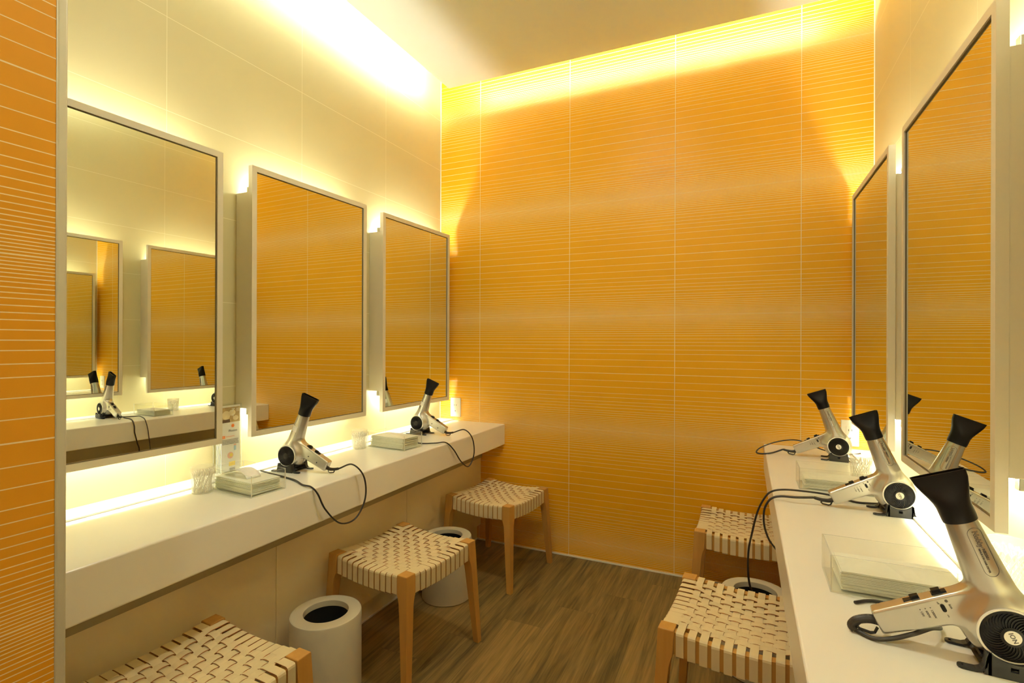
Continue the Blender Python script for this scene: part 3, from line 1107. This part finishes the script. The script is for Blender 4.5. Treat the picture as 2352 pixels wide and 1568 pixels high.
    for u, s_, tt in ((0.062, 'OFF', 0.0), (0.0545, '600W', 0.0), (0.0470, '1200W', 0.0)):
        q = hp(u, 0.006)
        print_text(th_, s_, q, rd, 0.0046, 1)
        q2 = stadium(hp(u, 0.0095), hd, 0.0016, 0.0008, 6)
        th_.add(wrap_many(q2, 1, 0.0005), [tuple(range(len(q2)))])
    print_text(th_, 'ion', hp(0.0195, 0.0095), rd, 0.0058, 1)
    print_text(th_, 'off', hp(0.0335, 0.0165), rd, 0.0040, 1)
    print_text(th_, 'on', hp(0.0290, -0.0055), rd, 0.0040, 1)
    q2 = stadium(hp(0.0215, 0.0150), hd, 0.0044, 0.0022, 8)
    th_.add(wrap_many(q2, 1, 0.0005), [tuple(range(len(q2)))])
    th_.build('handle_lettering', MT['ink'], body)
    sw = MB()
    q = stadium(hp(0.0300, 0.0055), hn, 0.0125, 0.0030, 8)
    lo = wrap_many(q, 1, 0.0); hi = [(x, y + 0.0014, z) for x, y, z in lo]
    nn = len(q)
    sw.add(lo + hi, [(i, (i + 1) % nn, nn + (i + 1) % nn, nn + i) for i in range(nn)] + [tuple(range(nn, 2 * nn))])
    so = sw.build('ion_switch', MT['black'], r)
    # slide switches on top of the handle
    for (ua, ub, slide) in ((0.014, 0.036, 0.62), (0.055, 0.079, 0.25)):
        b = MB()
        hh = 0.0238
        def hb(u0, u1, v0, v1, w_):
            pts_ = []
            for u in (u0, u1):
                for v_ in (v0, v1):
                    for y in (-w_, w_):
                        x, z = hp(u, v_)
                        pts_.append((x, y, z))
            b.add(pts_, [(0, 1, 3, 2), (4, 6, 7, 5), (0, 4, 5, 1), (2, 3, 7, 6), (0, 2, 6, 4), (1, 5, 7, 3)])
        top = 0.0245 - 0.0045 * ((ua + ub) / 2 / HLn) + 0.0003
        extra = 0.0045 if ua < 0.02 else 0.0
        hb(ua, ub, top - 0.004, top + 0.0006 + extra * 0.3, 0.0062)
        um = ua + (ub - ua) * slide
        hb(um - 0.0065, um + 0.0065, top, top + 0.0052 + extra * 0.3, 0.0052)
        b.build('slide_switch', MT['black'], r, bevel=0.0008)
    # screws on the plain side
    for u in (0.045, 0.088):
        s_ = MB()
        q = stadium(hp(u, -0.004 if u < 0.06 else -0.006), hd, 0.0052, 0.0026, 8)
        s_.add(wrap_many(q, -1, 0.0004), [tuple(range(len(q)))[::-1]])
        s_.build('screw', MT['slot'], body)
    return r, hp

def cord_relief(r, hp, kinked):
    """ribbed strain relief leaving the handle end, with its hanging loop"""
    x0, z0 = hp(HLn - 0.001, -0.008)
    if not kinked:
        pth = smooth_path([(x0, 0, z0), (x0 + 0.012, 0, z0 - 0.004), (x0 + 0.032, 0, z0 - 0.003), (x0 + 0.052, 0, z0 + 0.001)], 8)
    else:
        pth = smooth_path([(x0 - 0.004, 0, z0 + 0.006), (x0 + 0.014, 0.0, z0 + 0.006), (x0 + 0.032, 0.002, z0 + 0.000), (x0 + 0.041, 0.004, z0 - 0.010), (x0 + 0.036, 0.006, z0 - 0.0165)], 10)
    n = len(pth)
    b = MB()
    rad = []
    for i in range(n):
        t = i / (n - 1)
        rad.append(((0.0060 - 0.0022 * t) if not kinked else (0.0072 - 0.0022 * t)))
    b.tube(pth, rad, 12)
    # ribs
    for i in range(2, n - 1, 1):
        d = (pth[min(n - 1, i + 1)] - pth[i - 1]).normalized() * 0.0007
        rr = rad[i] + 0.0011
        b.tube([pth[i] - d, pth[i] + d], rr, 12)
    b.build('strain_relief', MT['rubber'], r)
    lp = MB()
    xa, za = x0 + 0.002, z0 - 0.006
    L_ = [(xa, 0, za), (xa + 0.004, 0, za - 0.010), (xa + 0.010, 0, za - 0.012), (xa + 0.026, 0, za - 0.0095), (xa + 0.030, 0, za - 0.005), (xa + 0.026, 0, za + 0.001)]
    lp.tube([Vector(p) for p in L_], 0.0013, 8, flat=2.0)
    lp.build('hanging_loop', MT['rubber'], r)
    return pth[-1]

def make_stand():
    b = MB()
    for sy in (1, -1):
        pl = [(-0.0355, 0.0), (0.0355, 0.0), (0.0335, 0.020), (0.0315, 0.033), (0.029, 0.0365), (0.025, 0.037)]
        arc = [(0.046 * math.sin(math.radians(a)), 0.0715 - 0.0475 * math.cos(math.radians(a))) for a in (30, 20, 10, 0, -10, -20, -30)]
        pl += arc
        pl += [(-0.025, 0.037), (-0.029, 0.0365), (-0.0315, 0.033), (-0.0335, 0.020)]
        ya, yb = sy * 0.0415, sy * 0.0455
        # plate with a square window: build as strips left, right, below, above
        def clip(px0, px1, pz0, pz1):
            pass
        n = 24
        xs = [-0.0355 + 0.071 * i / n for i in range(n + 1)] + [-0.0048, 0.0048]
        xs = sorted(set(round(x, 5) for x in xs))
        def top(x):
            ax = abs(x)
            if ax <= 0.023:
                return 0.0715 - math.sqrt(0.0475 ** 2 - ax * ax)
            if ax < 0.029:
                return 0.0300 + (ax - 0.023) / 0.006 * 0.0065
            if ax < 0.0315:
                return 0.0365 - (ax - 0.029) / 0.0025 * 0.003
            return 0.0335 - (ax - 0.0315) / 0.004 * 0.0325
        for x0, x1 in zip(xs[:-1], xs[1:]):
            segs = [(0.0, None)]
            if x0 >= -0.00481 and x1 <= 0.00481:
                segs = [(0.0, 0.0125), (0.0195, None)]
            for za, zb in segs:
                t0 = top(x0) if zb is None else zb
                t1 = top(x1) if zb is None else zb
                t0, t1 = max(t0, za + 0.0005), max(t1, za + 0.0005)
                v = [(x0, ya, za), (x1, ya, za), (x1, ya, t1), (x0, ya, t0), (x0, yb, za), (x1, yb, za), (x1, yb, t1), (x0, yb, t0)]
                b.add(v, [(0, 1, 2, 3), (7, 6, 5, 4), (0, 4, 5, 1), (3, 2, 6, 7), (0, 3, 7, 4), (1, 5, 6, 2)])
    for sx in (1, -1):
        # side walls, arched between the two plates
        v, f = [], []
        N = 12
        for k in range(N + 1):
            y = -0.0455 + 0.091 * k / N
            q = (y / 0.0455) ** 2
            zt = 0.014 + 0.022 * q; zb = 0.010 * (1 - q)
            xa = 0.0335 - 0.003 * q
            for x, z in ((xa + 0.006 * (1 - q), zb), (xa + 0.006 * (1 - q) - 0.004, zb), (xa - 0.012 * (1 - q) - 0.004, zt), (xa - 0.012 * (1 - q), zt)):
                v.append((sx * x, y, z))
        for k in range(N):
            for j in range(4):
                f.append((4 * k + j, 4 * k + (j + 1) % 4, 4 * k + 4 + (j + 1) % 4, 4 * k + 4 + j))
        f += [(0, 1, 2, 3), (4 * N + 3, 4 * N + 2, 4 * N + 1, 4 * N)]
        b.add(v, f)
        for sy in (1, -1):
            path = [(0.0305, 0.034), (0.0318, 0.022), (0.0335, 0.012), (0.0375, 0.0055), (0.044, 0.0025), (0.052, 0.0022), (0.0585, 0.0024)]
            fn = lambda a, w_, z, sx=sx: (sx * a, w_, z)
            w0, w1 = sorted((sy * 0.0315, sy * 0.0455))
            b.ribbon(path, fn, w0, w1, 0.0038)
            # rounded end with its screw hole
            b.lathe([(0.0026, 0.0006), (0.0070, 0.0006), (0.0072, 0.0024), (0.0070, 0.0043), (0.0026, 0.0043)], 24, 'z', (sx * 0.0600, sy * 0.0385, 0.0), closed=True)
    # cradle under the motor housing
    v, f = [], []
    N = 16
    for k in range(N + 1):
        a = math.radians(-38 + 76 * k / N)
        for R_ in (0.0545, 0.0580):
            for y in (-0.030, 0.030):
                v.append((0.002 + R_ * math.sin(a), y, 0.0665 - R_ * math.cos(a)))
    for k in range(N):
        o = 4 * k
        f += [(o, o + 1, o + 5, o + 4), (o + 2, o + 6, o + 7, o + 3), (o, o + 4, o + 6, o + 2), (o + 1, o + 3, o + 7, o + 5)]
    f += [(0, 2, 3, 1), (4 * N, 4 * N + 1, 4 * N + 3, 4 * N + 2)]
    b.add(v, f)
    return b

stand_mesh = None
def place_dryer(x, y, rot, side, label, slabel, kinked=False, src=None):
    """side 'r': badge side to the viewer"""
    global stand_mesh
    base = PI if side == 'r' else 0.0
    if src is None:
        r, hp = make_dryer()
        place_dryer.hp = hp
        place_dryer.src = r
    else:
        r = copy_tree(src)
    hp = place_dryer.hp
    r.location = (x, y, CZ); r.rotation_euler = (0, 0, base + rot)
    tag(r, label, 'hair dryer', 'silver hair dryers on the counters')
    if stand_mesh is None:
        s_ = make_stand().build('hair_dryer_stand', MT['blackm'], None)
        stand_mesh = s_.data
    else:
        s_ = bpy.data.objects.new('hair_dryer_stand', stand_mesh)
        COL.objects.link(s_)
    s_.location = (x, y, CZ + 0.0004); s_.rotation_euler = (0, 0, base + rot)
    tag(s_, slabel, 'stand', 'black cradle stands of the hair dryers')
    return r

def add_cord(r, world_pts, kinked=False, rad=0.0028, start=None):
    """cord as a child of its dryer; world points follow the strain relief"""
    end = cord_relief(r, place_dryer.hp, kinked)
    a = r.rotation_euler.z
    ca, sa = math.cos(-a), math.sin(-a)
    P_ = []
    for p in world_pts:
        dx, dy, dz = p[0] - r.location.x, p[1] - r.location.y, p[2] - r.location.z
        P_.append(Vector((dx * ca - dy * sa, dx * sa + dy * ca, dz)))
    pts = smooth_path([end] + P_, 14)
    MB().tube(pts, rad, 10, flat=1.35).build('power_cord', MT['rubber'], r, smooth=True)

dr = {}
proto, _hp = make_dryer()
place_dryer.hp = _hp
def new_dryer(first, *a, **k):
    if first:
        r = place_dryer(*a, src=proto, **k)
    return r
specs = [
    ('L2', 0.2052, -1.405, math.radians(7.0), 'l', 'silver hair dryer in its stand on the left counter, in front of the middle mirror', 'black stand under the hair dryer in front of the middle left mirror'),
    ('L3', 0.1940, -0.510, math.radians(0.2), 'l', 'silver hair dryer in its stand on the left counter, nearest the orange wall', 'black stand under the left dryer nearest the orange wall'),
    ('D1', 2.2217, -0.258, math.radians(-6.5), 'r', 'silver hair dryer on the right counter, farthest one by the wall outlet', 'black stand under the farthest right hair dryer'),
    ('D2', 2.2627, -1.012, math.radians(2.2), 'r', 'silver hair dryer on the right counter, middle one with its cord hanging over the edge', 'black stand under the middle right hair dryer'),
    ('D3', 2.2255, -1.828, math.radians(-4.6), 'r', 'large closest silver hair dryer on the right counter with its cord folded back', 'black stand under the closest right hair dryer'),
]
for k, x, y, ro, sd, lab, sl in specs:
    dr[k] = place_dryer(x, y, ro, sd, lab, sl, src=proto)
for c in [ch for ch in bpy.data.objects if ch.parent == proto]:
    for g in kids(c):
        for h in kids(g):
            bpy.data.objects.remove(h)
        bpy.data.objects.remove(g)
    bpy.data.objects.remove(c)
bpy.data.objects.remove(proto)

TZ = CZ + 0.004
XF = CX + 0.006
add_cord(dr['L2'], [(0.475, -1.365, 0.795), (0.505, -1.335, 0.745), (0.508, -1.330, 0.66), (0.500, -1.375, 0.595), (0.494, -1.45, 0.60), (0.492, -1.52, 0.67), (0.490, -1.555, 0.735), (0.470, -1.565, TZ + 0.001), (0.42, -1.555, TZ), (0.34, -1.52, TZ), (0.24, -1.50, TZ), (0.13, -1.49, TZ + 0.004)])
add_cord(dr['L3'], [(0.462, -0.48, 0.79), (0.502, -0.465, 0.745), (0.510, -0.46, 0.66), (0.500, -0.50, 0.60), (0.494, -0.57, 0.64), (0.490, -0.64, 0.715), (0.474, -0.69, TZ + 0.001), (0.43, -0.72, TZ), (0.36, -0.755, TZ), (0.25, -0.70, TZ), (0.14, -0.62, TZ + 0.004)])
add_cord(dr['D1'], [(1.96, -0.255, 0.760), (1.915, -0.265, 0.754), (1.896, -0.25, 0.757), (1.912, -0.22, 0.772), (1.957, -0.19, 0.791), (2.008, -0.175, 0.806), (2.06, -0.165, 0.812), (2.11, -0.15, 0.800), (2.17, -0.13, 0.772), (2.23, -0.115, TZ), (2.29, -0.13, TZ), (2.325, -0.135, 0.768)])
add_cord(dr['D2'], [(1.998, -1.03, 0.773), (1.952, -1.02, 0.7680), (1.9243, -1.02, 0.7555), (1.9077, -1.02, 0.7254), (1.904, -1.02, 0.689), (1.9085, -1.01, 0.652), (1.9215, -0.995, 0.612), (1.942, -0.975, 0.578), (1.974, -0.955, 0.53), (1.990, -0.935, 0.46), (1.975, -0.90, 0.395), (1.925, -0.88, 0.362), (1.880, -0.885, 0.37), (1.8610, -0.905, 0.43), (1.8591, -0.945, 0.5402), (1.8712, -0.95, 0.6173), (1.8872, -0.95, 0.6871), (1.9072, -0.95, 0.7346), (1.9290, -0.95, 0.7615), (1.9664, -0.95, 0.773), (2.03, -0.93, 0.770), (2.10, -0.91, 0.762), (2.165, -0.945, TZ), (2.21, -0.945, TZ), (2.27, -0.92, TZ)])
add_cord(dr['D3'], [(2.0500, -1.836, 0.7585), (2.077, -1.836, 0.765), (2.107, -1.832, 0.778), (2.138, -1.80, 0.778), (2.165, -1.75, 0.762), (2.150, -1.695, TZ), (2.10, -1.680, TZ), (2.071, -1.683, TZ), (2.045, -1.702, TZ)], kinked=True)

# ------------------------------------------------------------------ acrylic boxes and what is in them
def make_box(W_, D_, H_, t=0.003):
    b = MB()
    hw, hd = W_ / 2, D_ / 2
    def slab(x0, x1, y0, y1, z0, z1):
        # broad faces clear, narrow faces polished edge
        dims = (x1 - x0, y1 - y0, z1 - z0)
        thin = dims.index(min(dims))
        v = [(x, y, z) for z in (z0, z1) for y in (y0, y1) for x in (x0, x1)]
        fs = [((0, 2, 3, 1), 2), ((4, 5, 7, 6), 2), ((0, 1, 5, 4), 1), ((2, 6, 7, 3), 1), ((0, 4, 6, 2), 0), ((1, 3, 7, 5), 0)]
        b.add(v, [f for f, a in fs], [0 if a == thin else 1 for f, a in fs])
    slab(-hw, hw, -hd, -hd + t, 0, H_); slab(-hw, hw, hd - t, hd, 0, H_)
    slab(-hw, -hw + t, -hd + t, hd - t, 0, H_); slab(hw - t, hw, -hd + t, hd - t, 0, H_)
    slab(-hw + t, hw - t, -hd + t, hd - t, 0.0, t)
    return b
box_data = None
boxes = [(0.270, -1.660, -4.5, 0.235, 0.130, 0.0715, 'clear acrylic tray of tissues on the left counter before the leaflet holder'),
         (0.289, -0.862, -4.8, 0.235, 0.130, 0.0735, 'clear acrylic tray of tissues on the left counter beside the far dryer'),
         (2.143, -0.782, 0.0, 0.245, 0.125, 0.074, 'clear acrylic tray of tissues on the right counter, the farther one'),
         (2.131, -1.600, 0.0, 0.245, 0.130, 0.076, 'clear acrylic tray of tissues on the right counter, the nearer one')]
rnd = random.Random(5)
pk = None
place_names = ['in the acrylic tray by the leaflet holder', 'in the acrylic tray beside the far left dryer', 'in the farther right acrylic tray', 'in the nearer right acrylic tray']
def packet_mesh(hx, hy, th_):
    b = MB(); v = []; f = []
    N, M_ = 10, 5
    for top in (0, 1):
        for i in range(N + 1):
            for j in range(M_ + 1):
                a, c = -1 + 2 * i / N, -1 + 2 * j / M_
                z = (th_ if top else 0.0) + 0.0003 * math.sin(3.1 * a + 2 * c) * (1 if top else 1)
                if top:
                    z -= 0.4 * th_ * max(0, abs(a) - 0.8) / 0.2
                v.append((a * hx, c * hy, max(z, 0.0)))
    K = (N + 1) * (M_ + 1)
    for i in range(N):
        for j in range(M_):
            q = (i * (M_ + 1) + j, (i + 1) * (M_ + 1) + j, (i + 1) * (M_ + 1) + j + 1, i * (M_ + 1) + j + 1)
            f.append(q[::-1]); f.append(tuple(K + t for t in q))
    rim = [i * (M_ + 1) for i in range(N + 1)] + [N * (M_ + 1) + j for j in range(1, M_ + 1)] + [i * (M_ + 1) + M_ for i in range(N - 1, -1, -1)] + [j for j in range(M_ - 1, 0, -1)]
    for a, c in zip(rim, rim[1:] + rim[:1]):
        f.append((a, c, K + c, K + a))
    return b.add(v, f)
for bi, (x, y, rz, W_, D_, H_, lab) in enumerate(boxes):
    o = make_box(W_, D_, H_).build('acrylic_tray', [MT['acrylic'], MT['acrylic_edge']])
    o.location = (x, y, CZ + 0.0005); o.rotation_euler = (0, 0, math.radians(rz))
    tag(o, lab, 'tray', 'clear acrylic trays')
    npk = (13, 17, 11, 13)[bi]
    thk = 0.0024
    z = CZ + 0.0042
    for k in range(npk):
        if pk is None:
            p = packet_mesh(0.102, 0.054, thk).build('tissue_packet', MT['paper2'], smooth=True, angle=50)
            pk = p
        else:
            p = pk.copy(); COL.objects.link(p)
        jx, jy = rnd.uniform(-0.0035, 0.0035), rnd.uniform(-0.002, 0.002)
        a = math.radians(rz)
        p.location = (x + jx * math.cos(a) - jy * math.sin(a), y + jx * math.sin(a) + jy * math.cos(a), z)
        p.rotation_euler = (0, 0, a + math.radians(rnd.uniform(-0.7, 0.7)))
        z += thk + 0.0007
        tag(p, 'thin flat tissue packet stacked ' + place_names[bi], 'tissue', 'tissue packets ' + place_names[bi])
# folded white sheets standing on the first and lying on the last stack
b = MB(); v = []; f = []
N, M_ = 18, 4
for i in range(N + 1):
    for j in range(M_ + 1):
        a = i / N; c = j / M_
        v.append((-0.085 + 0.14 * a, -0.03 + 0.052 * c, 0.001 + 0.030 * math.sin(PI * min(1, a * 1.02)) ** 0.6 * (0.45 + 0.55 * a)))
for i in range(N):
    for j in range(M_):
        f.append((i * (M_ + 1) + j, (i + 1) * (M_ + 1) + j, (i + 1) * (M_ + 1) + j + 1, i * (M_ + 1) + j + 1))
b.add(v, f)
o = b.build('folded_tissue', MT['paper'], smooth=True)
sol = o.modifiers.new('thick', 'SOLIDIFY'); sol.thickness = 0.0012; sol.offset = 1
o.location = (0.262, -1.662, CZ + 0.0046 + 13 * 0.0031); o.rotation_euler = (0, 0, math.radians(-4.5))
tag(o, 'white folded tissue sheet arched on top of the packets by the leaflet holder', 'tissue')

# ------------------------------------------------------------------ cups of cotton swabs
cups = [(0.170, -1.752, 'frosted cup of cotton swabs on the left counter, nearest the partition wall', 'in the cup nearest the partition wall'),
        (0.160, -0.966, 'frosted cup of cotton swabs on the left counter beside the far tissue tray', 'in the cup beside the far left tissue tray'),
        (2.247, -0.592, 'frosted cup of cotton swabs on the right counter behind the middle dryer', 'in the cup behind the middle right dryer'),
        (2.358, -1.475, 'frosted cup of cotton swabs on the right counter at the picture edge', 'in the cup at the right picture edge')]
cupm = None; swab = None
for ci, (x, y, lab, where) in enumerate(cups):
    if cupm is None:
        b = MB()
        R0, R1, Hc = 0.0325, 0.0375, 0.088
        b.lathe([(0.0005, 0.0), (R0, 0.0), (R0 + 0.0008, 0.002), (R1 - 0.0004, Hc - 0.012), (R1, Hc - 0.010), (R1 + 0.0006, Hc), (R1 - 0.0012, Hc), (R1 - 0.002, Hc - 0.012), (R0 - 0.001, 0.003), (0.0005, 0.003)], 56)
        cupm = b.build('swab_cup', MT['frosted'], smooth=True, angle=50)
        o = cupm
    else:
        o = cupm.copy(); COL.objects.link(o)
    zc = CZ + (0.0085 if (x < 0.106 + 0.0 or x > XR - 0.106) and ci == 3 else 0.0005)
    o.location = (x, y, zc)
    tag(o, lab, 'cup', 'frosted swab cups')
    ns = (34, 30, 26, 26)[ci]
    for k in range(ns):
        if swab is None:
            b = MB()
            b.tube([(0, 0, 0.004), (0, 0, 0.071)], 0.00115, 6, 0)
            for z0, z1 in ((0.0, 0.013), (0.062, 0.075)):
                zz = [z0 + (z1 - z0) * q for q in (0, 0.12, 0.35, 0.7, 1.0)]
                b.tube([(0, 0, q) for q in zz], [0.0006, 0.0021, 0.0027, 0.0023, 0.0012], 8, 0)
            swab = b.build('cotton_swab', MT['cotton'], smooth=True)
            s_ = swab
        else:
            s_ = swab.copy(); COL.objects.link(s_)
        outer = k < ns * 0.7
        ph = 2 * PI * k / (ns * 0.7) if outer else rnd.uniform(0, 2 * PI)
        rb, rt = (0.0285, 0.0310) if outer else (rnd.uniform(0.004, 0.020), rnd.uniform(0.01, 0.026))
        tw = 1.15 if outer else rnd.uniform(0.5, 2.0)
        p0 = Vector((rb * math.cos(ph), rb * math.sin(ph), 0.0045))
        p1 = Vector((rt * math.cos(ph + tw), rt * math.sin(ph + tw), 0.066))
        d = (p1 - p0).normalized()
        s_.rotation_mode = 'QUATERNION'
        s_.rotation_quaternion = Vector((0, 0, 1)).rotation_difference(d)
        s_.location = (x + p0.x, y + p0.y, zc + p0.z)
        tag(s_, 'white cotton swab standing ' + where, 'cotton swab', 'cotton swabs ' + where)

# ------------------------------------------------------------------ leaflet holder between the first two mirrors
hold = empty('leaflet_holder', (0.030, -1.556, CZ + 0.0085))
b = MB()
def slab(b, x0, x1, y0, y1, z0, z1):
    dims = (x1 - x0, y1 - y0, z1 - z0); thin = dims.index(min(dims))
    v = [(x, y, z) for z in (z0, z1) for y in (y0, y1) for x in (x0, x1)]
    fs = [((0, 2, 3, 1), 2), ((4, 5, 7, 6), 2), ((0, 1, 5, 4), 1), ((2, 6, 7, 3), 1), ((0, 4, 6, 2), 0), ((1, 3, 7, 5), 0)]
    b.add(v, [f for f, a in fs], [0 if a == thin else 1 for f, a in fs])
slab(b, -0.026, -0.024, -0.043, 0.043, 0, 0.262)
slab(b, 0.018, 0.020, -0.043, 0.043, 0, 0.262)
slab(b, -0.024, 0.018, -0.043, -0.041, 0, 0.262)
slab(b, -0.024, 0.018, 0.041, 0.043, 0, 0.262)
slab(b, -0.024, 0.018, -0.041, 0.041, 0, 0.002)
b.build('pocket', [MT['acrylic'], MT['acrylic_edge']], hold)
tag(hold, 'clear upright acrylic leaflet holder on the left counter ledge between two mirrors', 'leaflet holder')
leaf = empty('leaflet', (0.0455, -1.556, CZ + 0.0115))
MB().box(-0.0012, 0.0, -0.0395, 0.0395, 0, 0.255).build('sheet', MT['white'], leaf)
X_ = 0.0004
def quad(b, y0, y1, z0, z1, mi=0):
    b.add([(X_, y0, z0), (X_, y1, z0), (X_, y1, z1), (X_, y0, z1)], [(0, 1, 2, 3)], mi)
pt = MB()
quad(pt, -0.0385, 0.0385, 0.190, 0.248, 0)
X_ = 0.0007
for cy, cz, ry, rz_ in ((-0.020, 0.218, 0.017, 0.017), (0.005, 0.226, 0.014, 0.012), (0.020, 0.205, 0.012, 0.009)):
    pt.add([(X_, cy + ry * math.cos(a * PI / 10), cz + rz_ * math.sin(a * PI / 10)) for a in range(20)], [tuple(range(20))], 1)
quad(pt, -0.0385, -0.004, 0.190, 0.202, 2)
pt.build('printed_photo', [MT['photo_a'], MT['photo_b'], MT['brown_ink']], leaf)
pr_ = MB()
v = []
for a in range(24):
    rr = 0.0080 if a % 2 == 0 else 0.0052
    v.append((X_, 0.008 + rr * math.cos(2 * PI * a / 24), 0.176 + rr * math.sin(2 * PI * a / 24)))
pr_.add(v, [tuple(range(24))], 1)
def ltext(b, txt, y, z, size, mi, bold=0.0):
    v, f = text_faces(txt, size, 0, bold)
    b.add([(X_ + 0.0002, y + p[0], z + p[1]) for p in v], f, mi)
ltext(pr_, 'Plosion', -0.010, 0.157, 0.0125, 0, 0.0001)
quad(pr_, -0.036, -0.024, 0.130, 0.141, 1)
X_ = 0.0009
ltext(pr_, 'C', -0.0335, 0.1355, 0.010, 5)
X_ = 0.0007
for k in range(9):
    quad(pr_, -0.020 + k * 0.004, -0.0175 + k * 0.004, 0.1345, 0.1370, 1)
for r_ in range(4):
    yy = -0.035
    while yy < 0.030:
        w_ = rnd.uniform(0.002, 0.006)
        quad(pr_, yy, yy + w_, 0.1225 - r_ * 0.0052, 0.1245 - r_ * 0.0052, 0)
        yy += w_ + 0.0012
def circ(cy, cz, r_, mi):
    pr_.add([(X_, cy + r_ * math.cos(a * PI / 12), cz + r_ * math.sin(a * PI / 12)) for a in range(24)], [tuple(range(24))], mi)
circ(-0.002, 0.063, 0.0125, 2)
X_ = 0.0010
circ(0.001, 0.064, 0.0070, 4); quad(pr_, 0.012, 0.022, 0.080, 0.098, 3)
quad(pr_, -0.008, 0.018, 0.022, 0.038, 4); quad(pr_, 0.012, 0.022, 0.098, 0.104, 2)
for r_ in range(3):
    quad(pr_, -0.006, 0.018, 0.012 - r_ * 0.004, 0.0135 - r_ * 0.004, 0)
pr_.build('printed_text', [MT['ink'], MT['orange_ink'], MT['pink_ink'], MT['blue_ink'], MT['yellow_ink'], MT['white']], leaf)
kt = MB()
X_ = 0.0012
ltext(kt, 'ア', 0.000, 0.236, 0.016, 0, 0.0003); ltext(kt, 'イ', 0.000, 0.216, 0.016, 0, 0.0003)
for k in range(3):
    quad(kt, 0.022, 0.036, 0.240 - k * 0.0045, 0.2415 - k * 0.0045)
kt.build('headline', MT['white'], leaf)
tag(leaf, 'front leaflet with orange sun mark and food photo in the acrylic holder', 'leaflet')
first = None
for k in range(4):
    if first is None:
        first = MB().box(-0.0022, 0.0, -0.038, 0.038, 0, 0.245).build('spare_leaflet', MT['white'])
        o = first
    else:
        o = first.copy(); COL.objects.link(o)
    o.location = (0.0420 - 0.0085 * k, -1.556, CZ + 0.0115)
    tag(o, 'white leaflet edge behind the front leaflet in the acrylic holder', 'leaflet', 'spare leaflets in the holder')
